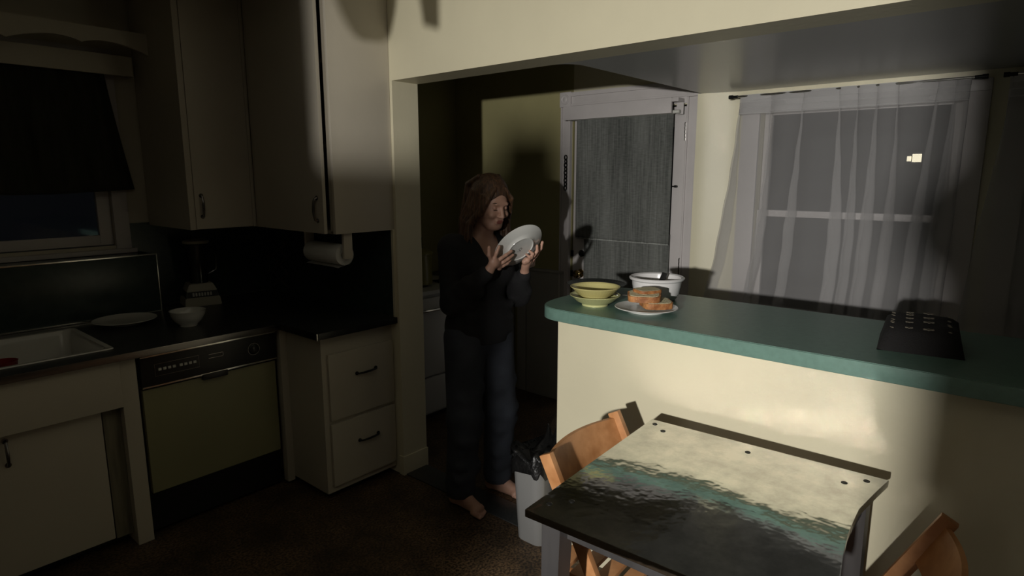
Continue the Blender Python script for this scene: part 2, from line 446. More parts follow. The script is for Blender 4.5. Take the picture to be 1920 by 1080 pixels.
# valance boards over the sink window
vb = root('valance_board', (1.0, 3.72, 2.28), 'cream scalloped valance board above the sink curtain', 'valance board')
b = B(); x0, x1 = -0.3, 1.378; n = 84; poly = []
def scal(x):
    u = (1.378 - x) / 0.30
    k = u - math.floor(u)
    return 2.300 + 0.030 * abs(math.sin(PI * u)) ** 0.8 - 0.012 * (1 - abs(2 * k - 1)) * 0
for k in range(n + 1):
    x = x0 + (x1 - x0) * k / n; poly.append((x, scal(x) - 0.012 * math.cos(2 * PI * (x1 - x) / 0.60)))
poly += [(x1, 2.395), (x0, 2.395)]
prism_axis(b, poly, 'y', 3.71, 3.73); part('scalloped_board', b, 'cabinet_low', vb, smooth=False)
pb = root('pelmet_board', (1.0, 3.86, 2.19), 'plain cream pelmet board holding the dark sink curtain', 'pelmet')
bx('board', 'cabinet_low', pb, -.3, 1.345, 3.85, 3.868, 2.19, 2.292)
bx('return', 'cabinet_low', pb, 1.327, 1.345, 3.868, SY - .02, 2.19, 2.292)
# dark curtain
b = B(); NX, NZ = 90, 26; g = []
for j in range(NZ + 1):
    t = j / NZ; z = 2.26 - t * (2.26 - 1.581); row = []
    xr = 1.215 + 0.10 * t ** 1.2
    for i in range(NX + 1):
        s = i / NX; x = -0.2 + (xr + 0.2) * s
        y = 3.895 + 0.018 * math.sin(s * 46 + 1.3 * math.sin(3 * s)) * (0.35 + 0.65 * t) + 0.008 * math.sin(s * 90)
        zz = z + (0.012 * math.sin(s * 7) * t)
        row.append(b.verts.new((x, y, zz)))
    g.append(row)
for j in range(NZ):
    for i in range(NX): b.faces.new((g[j][i], g[j][i + 1], g[j + 1][i + 1], g[j + 1][i]))
bmesh.ops.solidify(b, geom=b.faces, thickness=0.003)
single('cafe_curtain', b, 'curtain_green', (0.6, 3.895, 1.58), 'dark green gathered half curtain over the sink window', 'curtain', smooth=True)

# backsplash
bs = B(); box(bs, -1.0, 1.33, 3.75, SY, 0.912, 1.236, bev=.002)
bso = struct('trim_4', bs, 'splash_dark', 'dark backsplash ledge behind the sink', 'backsplash')
bx('edge_strip', 'chrome', bso, -1.0, 1.333, 3.744, 3.754, 1.232, 1.241, bev=.002)
bx('edge_strip', 'chrome', bso, 1.328, 1.335, 3.744, 3.752, 0.912, 1.236, bev=.002)
bx('edge_strip', 'chrome', bso, -1.0, 1.33, 3.742, 3.75, 0.912, 0.92, bev=.002)
b = B(); box(b, 1.335, WX0 - .006, SY - .008, SY, 0.912, 1.40); box(b, 1.276, 1.41, SY - .006, SY, 1.236, 1.40)
struct('trim_5', b, 'splash_dark', 'dark backsplash panel in the counter corner', 'backsplash')
b = B(); box(b, WX0 - .006, WX0, 2.635, SY - .01, 0.912, 1.385)
s6 = struct('trim_6', b, 'splash_dark', 'dark green backsplash panel beside the paper towels', 'backsplash')
bx('edge_strip', 'cream', s6, WX0 - .012, WX0, 2.617, 2.635, 0.912, 1.385, bev=.002)

# ------------------------------------------------------------------ outer wall: door
dr = root('door_1', (BX, 2.15, 0), 'white back door with grey linen shade and brass knob', 'door'); dr['kind'] = 'structure'
dx0, dx1 = BX + .005, BX + .045
for nm, a in (('stile', (dx0, dx1, 1.74, 1.815, 0.005, 2.08)), ('stile', (dx0, dx1, 2.45, 2.56, 0.005, 2.08)), ('rail', (dx0, dx1, 1.815, 2.45, 1.96, 2.08)), ('rail', (dx0, dx1, 1.815, 2.45, 0.005, 0.80))):
    bx(nm, 'trim_white', dr, *a)
bx('pane', 'pane_glass', dr, BX + .02, BX + .028, 1.81, 2.455, .79, 1.97, bev=0)
b = B()
Mx = Matrix.Rotation(-PI / 2, 4, 'Y')
lathe(b, [(0, 0), (.030, 0), (.030, .005), (.013, .009), (.012, .03), (.022, .036), (.030, .048), (.028, .060), (.016, .067), (0, .068)], (BX + .005, 2.488, .982), 24, Mx)
part('knob', b, 'brass', dr, smooth=50, label='round brass door knob')
b = B(); lathe(b, [(0, 0), (.024, 0), (.024, .006), (.016, .012), (.014, .02), (0, .021)], (BX + .005, 2.483, 1.125), 24, Mx); part('deadbolt', b, 'iron', dr)
for z in (1.12, 0.975):
    b = B(); box(b, BX - .004, BX + .006, 2.553, 2.572, z - .022, z + .022, bev=.002); part('strike_plate', b, 'iron', dr)
for z in (1.93, 1.10, .3):
    b = B(); box(b, BX - .006, BX + .006, 1.722, 1.742, z - .055, z + .055, bev=.002)
    for k in range(5): cyl(b, (BX - .012, 1.732, z - .055 + k * .022), (BX - .012, 1.732, z - .037 + k * .022), .008, seg=10)
    part('hinge', b, 'handle_metal', dr)
# chain lock on the left casing
b = B()
for k in range(9):
    z = 1.79 - k * .026
    M = Matrix.Translation((BX - .036, 2.606 + .003 * math.sin(k), z)) @ Matrix.Rotation(PI / 2, 4, 'X' if k % 2 else 'Y')
    pts = [M @ Vector((.012 * math.cos(t), .017 * math.sin(t), 0)) if False else Vector((BX - .035 + (.004 if k % 2 else -.004) * math.cos(t), 2.606 + (.011 if k % 2 else .008) * math.cos(t), z + .017 * math.sin(t))) for t in [2 * PI * i / 14 for i in range(15)]]
    tube(b, pts, .0036, 6, caps=False)
part('door_chain', b, 'iron', dr, label='black iron door chain on the casing')
b = B(); box(b, BX - .016, BX + .004, 2.50, 2.525, 1.76, 1.79, bev=.003); cyl(b, (BX - .02, 2.512, 1.775), (BX, 2.512, 1.775), .010, seg=12); part('chain_catch', b, 'iron', dr)
# casing of the door
tc = root('trim_7', (BX, 2.15, 0), 'white fluted door casing with a round corner block', 'trim'); tc['kind'] = 'structure'
def casing(y0, y1, z0, z1):
    b = B(); d = (y1 - y0) / 4
    box(b, BX - .018, BX, y0, y1, z0, z1, bev=.002)
    box(b, BX - .032, BX - .016, y0, y0 + d * .8, z0, z1, bev=.004)
    box(b, BX - .028, BX - .016, y1 - d * .6, y1, z0, z1, bev=.004)
    return b
part('casing_board', casing(2.575, 2.66, 0, 2.13), 'trim_white', tc)
part('casing_board', casing(1.648, 1.725, 0, 2.13), 'trim_white', tc)
b = B(); box(b, BX - .018, BX, 1.725, 2.575, 2.095, 2.225, bev=.002); box(b, BX - .030, BX - .016, 1.725, 2.575, 2.198, 2.225, bev=.004); box(b, BX - .026, BX - .016, 1.725, 2.575, 2.135, 2.150, bev=.004)
part('head_board', b, 'trim_white', tc)
for y0, y1 in ((2.572, 2.664), (1.646, 1.728)):
    b = B(); box(b, BX - .034, BX, y0, y1, 2.13, 2.23, bev=.004); cb = part('corner_block', b, 'trim_white', tc)
    b = B(); lathe(b, [(0, .006), (.013, .006), (.017, .003), (.023, .003), (.027, .006), (.032, .005), (.034, 0), (0, 0)], (BX - .034, (y0 + y1) / 2, 2.18), 28, Mx); part('rosette', b, 'trim_white', cb)
# shade on the door
sh = root('roman_shade', (BX - .05, 2.15, 0.8), 'grey woven linen shade hung on the back door under a white box', 'window shade')
b = B(); box(b, BX - .100, BX - .084, 1.79, 2.585, 2.035, 2.125, bev=.002); part('front_board', b, 'trim_white', sh)
b = B(); box(b, BX - .100, BX - .02, 1.745, 1.79, 2.10, 2.122, bev=.002); box(b, BX - .03, BX - .02, 1.745, 1.79, 2.03, 2.11, bev=.002); part('bracket', b, 'trim_white', sh)
b = B(); box(b, BX - .084, BX - .02, 1.80, 2.58, 2.110, 2.122, bev=.002); part('top_board', b, 'trim_white', sh)
b = B(); cyl(b, (BX - .055, 1.755, 2.045), (BX - .055, 2.57, 2.045), .011, seg=14); part('roller', b, 'print_white', sh)
def cloth(y0, y1, z0, z1, x, amp, skew=0.0, n=60, m=40, hem=None):
    b = B(); g = []
    for j in range(m + 1):
        t = j / m; row = []
        for i in range(n + 1):
            s = i / n
            y = y0 + (y1 - y0) * s + skew * t * (1 if s > .5 else 0) * 0
            xx = x + amp * (math.sin(s * 21 + .8 * math.sin(t * 3)) * .6 + .4 * math.sin(s * 43 + t * 2)) * (.3 + .7 * t)
            row.append(b.verts.new((xx, y, z1 + (z0 - z1) * t)))
        g.append(row)
    for j in range(m):
        for i in range(n): b.faces.new((g[j][i], g[j][i + 1], g[j + 1][i + 1], g[j + 1][i]))
    bmesh.ops.solidify(b, geom=b.faces, thickness=0.002)
    return b
part('shade_cloth', cloth(1.795, 2.505, 1.24, 2.05, BX - .050, .004), 'linen_grey', sh, smooth=True)
part('lower_cloth', cloth(1.80, 2.445, 0.80, 1.30, BX - .026, .003), 'linen_grey', sh, smooth=True)
b = B(); box(b, BX - .053, BX - .048, 1.796, 2.504, 1.234, 1.242, bev=.001); part('hem_bar', b, 'linen_grey', sh)
b = B(); cyl(b, (BX - .036, 1.775, 1.60), (BX - .02, 1.775, 1.60), .008, seg=10); box(b, BX - .034, BX - .026, 1.765, 1.795, 1.596, 1.604); part('cord_cleat', b, 'iron', sh)

# ------------------------------------------------------------------ outer wall: windows behind sheer curtains
def window(nm, y0, y1, label):
    w = root(nm, (BX, (y0 + y1) / 2, .86), label, 'window'); w['kind'] = 'structure'
    z0, z1 = .86, 2.045
    for a in ((BX - .022, BX, y0 - .10, y0, z0 - .02, z1 + .0), (BX - .022, BX, y1, y1 + .10, z0 - .02, z1 + .0)):
        bx('casing', 'trim_white', w, *a)
    bx('casing', 'trim_white', w, BX - .024, BX, y0 - .10, y1 + .10, z1, z1 + .055)
    bx('sill', 'trim_white', w, BX - .05, BX + .02, y0 - .12, y1 + .12, z0 - .045, z0)
    zm = 1.454
    for (a, c, x) in ((z0, zm + .018, BX + .03), (zm - .018, z1, BX + .062)):
        bx('sash_stile', 'trim_white', w, x, x + .03, y0 + .002, y0 + .045, a, c)
        bx('sash_stile', 'trim_white', w, x, x + .03, y1 - .045, y1 - .002, a, c)
        bx('sash_rail', 'trim_white', w, x, x + .03, y0 + .045, y1 - .045, a, a + (.036 if a > 1 else .06))
        bx('sash_rail', 'trim_white', w, x, x + .03, y0 + .045, y1 - .045, c - (.036 if a < 1 else .045), c)
        bx('pane', 'pane_glass', w, x + .013, x + .017, y0 + .04, y1 - .04, a + .03, c - .03, bev=0)
    return w
window('window_2', .36, 1.29, 'dark double hung window behind the sheer curtain beside the door')
window('window_3', -.82, .10, 'dark double hung window behind the shadowed sheer curtain')

def sheer_curtain(y0, y1, zr, z0, label, flare0, seed, folds):
    rnd = random.Random(seed)
    root_ = root('sheer_curtain', (BX - .09, (y0 + y1) / 2, z0), label, 'curtain', 'sheer window curtains')
    NS, NZ = 420, 46
    ph = [rnd.uniform(-.5, .5) for _ in range(folds + 2)]
    wd = [rnd.choice((.55, .8, 1.1, 1.6)) for _ in range(folds + 2)]
    cum = [0]
    for q in wd[:folds]: cum.append(cum[-1] + q)
    def fold(s):
        x = s * cum[-1]
        for k in range(folds):
            if x <= cum[k + 1]: break
        u = (x - cum[k]) / wd[k]
        return k, u
    def make(za, zb, nz):
        b = B(); g = []
        for j in range(nz + 1):
            z = za + (zb - za) * j / nz
            t = max(0.0, (zr - z) / (zr - z0)); row = []
            for i in range(NS + 1):
                s = i / NS; k, u = fold(s)
                amp = (.012 + .040 * min(1, t * 1.6)) * (.7 + .3 * math.sin(5 * k + 2))
                ov = (.022 + .040 * min(1, t * 2.0)) * (.8 + .3 * math.sin(3.7 * k + 1)) * (.55 + .5 * wd[k])
                flare = flare0 * (t ** 3.6) * (1 - s) ** 1.5 + .02 * math.sin(2.2 * t + 7 * s) * t
                lean = .05 * t * math.sin(9 * s + ph[k % len(ph)])
                y = y1 + (y0 - y1) * s + flare + lean * .6 + ov * math.sin(2 * PI * u)
                x = BX - .085 + amp * math.cos(2 * PI * u) + .006 * math.sin(40 * t + 9 * s)
                row.append(b.verts.new((x, y, z)))
            g.append(row)
        for j in range(nz):
            for i in range(NS): b.faces.new((g[j][i], g[j][i + 1], g[j + 1][i + 1], g[j + 1][i]))
        return b
    part('curtain_panel', make(zr + .012, z0, NZ), 'sheer', root_, smooth=True)
    part('header_hem', make(zr + .02, zr - .085, 6), 'sheer_hem', root_, smooth=True)
    return root_
sheer_curtain(.335, 1.385, 2.085, .70, 'white sheer curtain gathered on a thin rod beside the door', .19, 3, 9)
sheer_curtain(-.92, .185, 2.085, .70, 'white sheer curtain hanging in the dark behind the patterned bag', .07, 8, 9)
for y0, y1, lab in ((.275, 1.445, 'thin dark curtain rod above the sheer curtain beside the door'), (-.98, .222, 'thin curtain rod above the shadowed sheer curtain')):
    rd = root('curtain_rod', (BX - .085, (y0 + y1) / 2, 2.097), lab, 'curtain rod', 'curtain rods')
    b = B(); cyl(b, (BX - .085, y0 + .03, 2.098), (BX - .085, y1 - .03, 2.098), .006, seg=12); part('rod', b, 'chrome', rd)
    for y, d in ((y0, 1), (y1, -1)):
        b = B(); cyl(b, (BX - .085, y, 2.098), (BX - .085, y + d * .022, 2.098), .011, seg=14); cyl(b, (BX - .085, y + d * .022, 2.098), (BX - .085, y + d * .05, 2.098), .008, seg=14); part('finial', b, 'iron', rd)
        b = B(); box(b, BX - .085, BX, y + d * .035 - .004, y + d * .035 + .004, 2.093, 2.103); part('bracket', b, 'iron', rd)
# night outside: dark house with a small lantern
b = B(); box(b, 9.0, 9.3, -4, 5, -1, 5)
struct('neighbour_house', b, 'night_wall', 'dark house wall outside the window at night', 'house')
P = onX(1717, 296, 8.975)
ln = root('porch_lantern', (P.x, P.y, P.z - .15), 'small glowing lantern seen through the sheer curtain', 'lantern')
b = B(); box(b, P.x, P.x + .026, P.y - .10, P.y + .10, P.z - .10, P.z + .12, bev=.004); part('back_plate', b, 'iron', ln)
b = B(); box(b, P.x - .05, P.x - .005, P.y - .062, P.y + .03, P.z - .05, P.z + .045, bev=.004); part('glass', b, 'lantern_glow', ln)
b = B(); box(b, P.x - .04, P.x - .005, P.y + .045, P.y + .085, P.z - .04, P.z + .02, bev=.004); part('glass', b, 'lantern_glow', ln)
b = B(); box(b, P.x - .06, P.x + .01, P.y - .10, P.y + .10, P.z + .06, P.z + .075, bev=.003); part('cap', b, 'iron', ln)

# ================================================================== KITCHEN UNITS
def bow_handle(bm, p, q, out, r=.0045, h=.022):
    """bow pull from p to q standing off along out"""
    p, q, out = Vector(p), Vector(q), Vector(out)
    pts = [p, p + out * h * .7 + (q - p) * .04]
    for k in range(1, 8):
        t = k / 8; pts.append(p + (q - p) * (.06 + .88 * t) + out * (h * (.8 + .25 * math.sin(PI * t))))
    pts += [q + out * h * .7 - (q - p) * .04, q]
    tube(bm, pts, [r * 1.5, r * 1.1] + [r * (1 + .35 * math.sin(PI * k / 8)) for k in range(1, 8)] + [r * 1.1, r * 1.5], 8)
    for s in (p, q): cyl(bm, s, s + out * .003, r * 2.2, seg=12)

# drawer cabinet
dc = root('drawer_cabinet', (1.875, 2.9, 0), 'cream base cabinet with two drawers at the counter end', 'cabinet')
bx('body', 'cabinet_low', dc, 1.652, 2.097, 2.665, 3.40, 0.04, 0.878)
bx('plinth', 'black_plastic', dc, 1.70, 2.09, 2.72, 3.35, 0.0, 0.04)
bx('corner_stile', 'cabinet_low', dc, 1.612, 1.652, 2.985, 3.03, 0.02, 0.878)
for z0, z1, hz in ((.432, .782, .651), (.075, .412, .281)):
    d = bx('drawer', 'cabinet_low', dc, 1.682, 2.088, 2.648, 2.664, z0, z1, bev=.004)
    b = B(); bow_handle(b, (1.846, 2.648, hz), (1.966, 2.648, hz + .003), (0, -1, 0)); part('handle', b, 'iron', d, label='dark bow handle')
# dishwasher
dw = root('dishwasher', (1.26, 3.3, 0), 'built-in dishwasher with black control panel and olive front', 'dishwasher')
bx('body', 'black_plastic', dw, .945, 1.595, 3.03, 3.6, 0.02, 0.876)
bx('door_panel', 'dw_panel', dw, .952, 1.588, 3.0, 3.03, .215, .712, bev=.004)
cpn = bx('control_panel', 'black_plastic', dw, .948, 1.592, 2.985, 3.03, .728, .874, bev=.006)
bx('trim_strip', 'chrome', dw, .95, 1.59, 2.982, 2.99, .864, .871, bev=.001)
bx('trim_strip', 'chrome', dw, .95, 1.59, 2.984, 2.995, .722, .730, bev=.001)
for k in range(8):
    x = 1.02 + k * .0205 + (.010 if k > 3 else 0)
    bx('button', 'print_white', dw, x, x + .0135, 2.980, 2.986, .794, .806, bev=.002)
b = B()
for a in ((1.005, 1.20, .770, .771), (1.005, 1.20, .826, .827), (1.005, 1.006, .770, .827), (1.199, 1.20, .770, .827)): box(b, a[0], a[1], 2.983, 2.986, a[2], a[3])
part('button_frame', b, 'handle_metal', dw)
b = B()
for a in ((1.245, 1.315, .818, .821), (1.245, 1.275, .800, .803), (1.313, 1.316, .800, .821), (1.275, 1.315, .800, .802)): box(b, a[0], a[1], 2.982, 2.986, a[2], a[3])
part('latch_mark', b, 'handle_metal', dw)
bx('latch', 'black_plastic', dw, 1.21, 1.33, 2.978, 3.0, .700, .728, bev=.004)
b = B(); lathe(b, [(0, .014), (.020, .014), (.026, .010), (.028, 0)], (1.47, 2.986, .800), 28, Matrix.Rotation(PI / 2, 4, 'X')); kn = part('dial', b, 'black_plastic', dw)
b = B(); lathe(b, [(.0285, 0), (.0285, .004), (.031, .004), (.031, 0)], (1.47, 2.986, .800), 32, Matrix.Rotation(PI / 2, 4, 'X')); part('dial_ring', b, 'handle_metal', kn)
# sink cabinet
sk = root('sink_cabinet', (.4, 3.3, 0), 'cream sink cabinet with a plain apron and one door', 'cabinet')
bx('body', 'raw_wood', sk, -.6, .862, 3.05, 3.7, 0.05, 0.66)
bx('side_panel', 'cabinet_low', sk, .866, .932, 2.985, 3.6, 0.0, .878, bev=.004)
bx('apron', 'cabinet_low', sk, -.6, .866, 2.975, 3.02, .668, .878, bev=.004)
bx('stile', 'raw_wood', sk, .795, .866, 3.03, 3.05, .05, .668)
d = bx('door', 'cabinet_low', sk, .30, .788, 3.018, 3.048, .06, .655, bev=.004)
b = B(); bow_handle(b, (.455, 3.018, .535), (.455, 3.018, .635), (0, -1, 0), .005); part('handle', b, 'handle_metal', d, label='worn metal bow handle')
d = bx('door', 'cabinet_low', sk, -.2, .292, 3.018, 3.048, .06, .655, bev=.004)
b = B(); bow_handle(b, (-.10, 3.018, .535), (-.10, 3.018, .635), (0, -1, 0), .005); part('handle', b, 'handle_metal', d, label='worn metal bow handle')
bx('plinth', 'black_plastic', sk, -.6, .86, 3.09, 3.6, 0, .05)

# worktop in an L with a hole for the sink
ct = root('worktop', (1.0, 3.3, .88), 'black L-shaped worktop running from the sink to the drawers', 'worktop')
b = B()
sx0, sx1, sy0, sy1 = .02, .87, 3.085, 3.635
for a in ((-.6, sx0, 2.955, 3.745), (sx0, sx1, 2.955, sy0), (sx0, sx1, sy1, 3.745), (sx1, 1.33, 2.955, 3.745), (1.33, 1.612, 2.955, SY - .01), (1.612, WX0 - .002, 2.622, SY - .01)):
    box(b, a[0], a[1], a[2], a[3], .880, .910)
part('slab', b, 'counter_dark', ct, smooth=False)
bx('edge_strip', 'handle_metal', ct, -.6, 1.606, 2.948, 2.956, .880, .911, bev=.002)
bx('edge_strip', 'black_plastic', ct, 1.606, WX0 - .002, 2.614, 2.623, .878, .911, bev=.002)
bx('edge_strip', 'black_plastic', ct, 1.604, 1.612, 2.618, 2.955, .878, .911, bev=.002)
bx('corner_cap', 'chrome', ct, 1.603, 1.613, 2.612, 2.622, .877, .9115, bev=.002)
# sink
sn = root('sink', (.445, 3.36, .74), 'white enamel sink set into the black worktop', 'sink')
b = B()
def rr(x0, x1, y0, y1, r, z, n=5):
    out = []
    for cx_, cy_, a0 in ((x1 - r, y1 - r, 0), (x0 + r, y1 - r, PI / 2), (x0 + r, y0 + r, PI), (x1 - r, y0 + r, 1.5 * PI)):
        for k in range(n + 1):
            t = a0 + PI / 2 * k / n; out.append((cx_ + r * math.cos(t), cy_ + r * math.sin(t), z))
    return out
loops = [rr(sx0 - .014, sx1 + .014, sy0 - .014, sy1 + .014, .02, .9105), rr(sx0 - .012, sx1 + .012, sy0 - .012, sy1 + .012, .02, .915), rr(sx0 + .01, sx1 - .01, sy0 + .01, sy1 - .01, .03, .914),
         rr(sx0 + .02, sx1 - .02, sy0 + .02, sy1 - .02, .04, .895), rr(sx0 + .035, sx1 - .035, sy0 + .035, sy1 - .035, .05, .75), rr(sx0 + .08, sx1 - .08, sy0 + .08, sy1 - .08, .05, .735)]
vl = [[b.verts.new(p) for p in L] for L in loops]
for i in range(len(vl) - 1):
    n = len(vl[i])
    for k in range(n): b.faces.new((vl[i][k], vl[i][(k + 1) % n], vl[i + 1][(k + 1) % n], vl[i + 1][k]))
b.faces.new(vl[-1]); part('basin', b, 'porcelain', sn, smooth=50)
b = B(); lathe(b, [(0, 0), (.03, 0), (.034, .004), (.028, .006), (.02, .003), (0, .003)], (.45, 3.36, .735), 24); part('drain', b, 'chrome', sn)
fc = root('faucet', (.42, 3.69, .91), 'low dark metal kitchen faucet behind the sink', 'faucet')
b = B(); box(b, .30, .54, 3.665, 3.715, .91, .928, bev=.006); part('base_plate', b, 'handle_metal', fc)
b = B(); tube(b, [(.42, 3.69, .925), (.42, 3.69, .985), (.425, 3.66, 1.005), (.43, 3.58, 1.0), (.435, 3.50, .985), (.435, 3.485, .968)], [.014, .013, .011, .010, .010, .010], 12); part('spout', b, 'handle_metal', fc)
for x in (.325, .515):
    b = B(); cyl(b, (x, 3.69, .925), (x, 3.69, .955), .013, .010, 14); box(b, x - .03, x + .03, 3.683, 3.697, .953, .963, bev=.004); part('tap_handle', b, 'handle_metal', fc)
tp_ = onZ(6, 683, .845)
b = B()
lathe(b, [(0, 0), (.040, 0), (.042, .004), (.052, .118), (.055, .122), (.052, .122), (.040, .008), (0, .008)], (tp_.x, tp_.y, .737), 28)
single('plastic_tub', b, 'red_plastic', (tp_.x, tp_.y, .737), 'red plastic tub standing in the white sink', 'tub')
# plate and bowl on the worktop
def plate_profile(R, h, t=.004, foot=.55):
    return [(0, .004), (R * foot * .9, .004), (R * foot * .92, 0), (R * foot, 0), (R * foot * 1.04, .006), (R * .72, h * .45), (R, h), (R + .002, h + .002), (R, h + t), (R * .74, h * .45 + t), (R * foot * 1.0, .006 + t), (0, .006 + t)]
p = onZ(226, 601, .91)
b = B(); lathe(b, plate_profile(.145, .022), (1.09, 3.575, .9105), 48); single('dinner_plate', b, 'porcelain', (1.09, 3.575, .9105), 'pale dinner plate lying on the black worktop by the sink', 'plate', smooth=50)
b = B(); lathe(b, [(0, .004), (.034, .004), (.036, 0), (.042, 0), (.043, .008), (.064, .028), (.080, .058), (.084, .078), (.0855, .080), (.081, .079), (.077, .058), (.060, .031), (.03, .014), (0, .012)], (1.285, 3.28, .9105), 48)
single('mixing_bowl', b, 'porcelain', (1.285, 3.28, .9105), 'white bowl on the worktop above the dishwasher', 'bowl', smooth=50)
# blender
bl = root('blender', (1.56, 3.80, .91), 'old kitchen blender with push buttons and dark glass jar', 'blender')
Rb = Matrix.Translation((1.57, 3.80, .91)) @ Matrix.Rotation(math.radians(-12), 4, 'Z')
def frustum(bm, w0, d0, z0, w1, d1, z1, M, y1off=0):
    vs = [bm.verts.new(M @ Vector((sx * w / 2, sy * d / 2 + o, z))) for (w, d, z, o) in ((w0, d0, z0, 0), (w1, d1, z1, y1off)) for sx, sy in ((-1, -1), (1, -1), (1, 1), (-1, 1))]
    for f in ((3, 2, 1, 0), (4, 5, 6, 7), (0, 1, 5, 4), (1, 2, 6, 5), (2, 3, 7, 6), (3, 0, 4, 7)): bm.faces.new([vs[i] for i in f])
    bmesh.ops.bevel(bm, geom=[e for e in bm.edges if all(v in vs for v in e.verts)], offset=.004, segments=2, affect='EDGES')
b = B(); frustum(b, .20, .17, 0.0, .185, .16, .052, Rb); part('base', b, 'blender_body', bl)
b = B(); frustum(b, .178, .155, .052, .165, .145, .086, Rb, .004); part('control_band', b, 'black_plastic', bl)
b = B(); frustum(b, .165, .145, .086, .125, .125, .130, Rb, .006); part('collar', b, 'blender_body', bl)
for k in range(7):
    b = B(); vs = box(b, -.055 + k * .0155, -.045 + k * .0155, -.083, -.072, .060, .080, bev=.002, M=Rb); part('button', b, 'print_white', bl)
b = B(); lathe(b, [(0, .13), (.050, .13), (.050, .145), (.047, .16), (.052, .25), (.062, .355), (.064, .365), (.060, .362), (.049, .25), (.044, .165), (0, .165)], (0, 0, 0), 28, Rb); part('jar', b, 'jar_glass', bl)
b = B(); lathe(b, [(0, .385), (.055, .385), (.070, .380), (.071, .366), (.062, .362), (0, .362)], (0, 0, 0), 28, Rb); part('lid', b, 'blender_body', bl)
b = B(); tube(b, [Rb @ Vector(q) for q in ((.055, 0, .34), (.095, 0, .335), (.105, 0, .28), (.10, 0, .20), (.052, 0, .175))], .008, 8); part('jar_handle', b, 'jar_glass', bl)
# accordion rack in the corner
ar = root('accordion_rack', (WX0 - .02, 3.79, .92), 'folding lattice peg rack on the dark corner backsplash', 'rack')
yl, yr, zb, st = 3.89, 3.69, .945, .10
for i in range(3):
    for s in (0, 1):
        y0_, y1_ = (yl, yr) if s == 0 else (yr, yl)
        b = B(); z0_ = zb + i * st
        P0, P1 = Vector((WX0 - .012 - s * .005, y0_, z0_)), Vector((WX0 - .012 - s * .005, y1_, z0_ + st))
        d = (P1 - P0).normalized()
        M = Matrix.Translation((P0 + P1) / 2) @ Matrix.Rotation(math.atan2(P1.z - P0.z, P1.y - P0.y), 4, 'X')
        L = (P1 - P0).length / 2 + .008
        box(b, -.0025, .0025, -L, L, -.006, .006, bev=.001, M=M); part('lath', b, 'rack_wood', ar)
for y in (yl, (yl + yr) / 2, yr):
    for i in range(4 if y != (yl + yr) / 2 else 3):
        z = zb + i * st + (.05 if y == (yl + yr) / 2 else 0)
        b = B(); cyl(b, (WX0 - .006, y, z), (WX0 - .045, y, z), .005, .006, 10); part('peg', b, 'rack_wood', ar)

# ------------------------------------------------------------------ upper cabinets
ua = root('wall_cabinet', (1.56, 3.66, 1.38), 'tall cream wall cabinet beside the sink window', 'cabinet')
bx('body', 'cabinet_paint', ua, 1.378, 1.735, 3.395, SY - .012, 1.385, 2.615)
d = bx('door', 'cabinet_paint', ua, 1.41, 1.716, 3.378, 3.394, 1.387, 2.60, bev=.003)
b = B(); bow_handle(b, (1.443, 3.378, 1.452), (1.443, 3.378, 1.562), (0, -1, 0), .005); part('handle', b, 'handle_metal', d, label='small metal bow handle')
bx('face_frame', 'cabinet_paint', ua, 1.378, 1.408, 3.380, 3.395, 1.385, 2.61, bev=.002)
bx('face_frame', 'cabinet_paint', ua, 1.718, 1.737, 3.380, 3.395, 1.385, 2.61, bev=.002)
ub = root('wall_cabinet', (1.92, 3.0, 1.38), 'tall cream wall cabinet with its door ajar beside the header', 'cabinet')
bx('end_panel', 'cabinet_paint', ub, 1.742, WX0 - .002, 2.618, 2.638, 1.383, 2.615, bev=.003)
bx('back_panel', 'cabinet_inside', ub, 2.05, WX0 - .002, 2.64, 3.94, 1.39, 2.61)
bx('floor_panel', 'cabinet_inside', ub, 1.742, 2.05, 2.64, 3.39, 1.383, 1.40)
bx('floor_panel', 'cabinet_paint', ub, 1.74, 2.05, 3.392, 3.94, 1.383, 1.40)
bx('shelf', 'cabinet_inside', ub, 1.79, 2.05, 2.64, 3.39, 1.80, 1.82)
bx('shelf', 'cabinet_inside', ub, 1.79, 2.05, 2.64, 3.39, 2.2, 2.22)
bx('face_frame', 'cabinet_paint', ub, 1.738, 1.756, 3.31, 3.378, 1.383, 2.61, bev=.002)
bx('face_frame', 'cabinet_inside', ub, 1.742, 1.752, 2.638, 2.66, 1.383, 2.61, bev=.0)
Mh = Matrix.Translation((1.735, 3.312, 0)) @ Matrix.Rotation(math.radians(-1.6), 4, 'Z') @ Matrix.Translation((-1.735, -3.312, 0))
b = B(); box(b, 1.717, 1.735, 2.648, 3.312, 1.386, 2.60, bev=.003, M=Mh); d = part('door', b, 'cabinet_paint', ub)
b = B(); bow_handle(b, Mh @ Vector((1.717, 2.700, 1.448)), Mh @ Vector((1.717, 2.700, 1.558)), (-1, 0, 0), .005); part('handle', b, 'handle_metal', d, label='small metal bow handle')
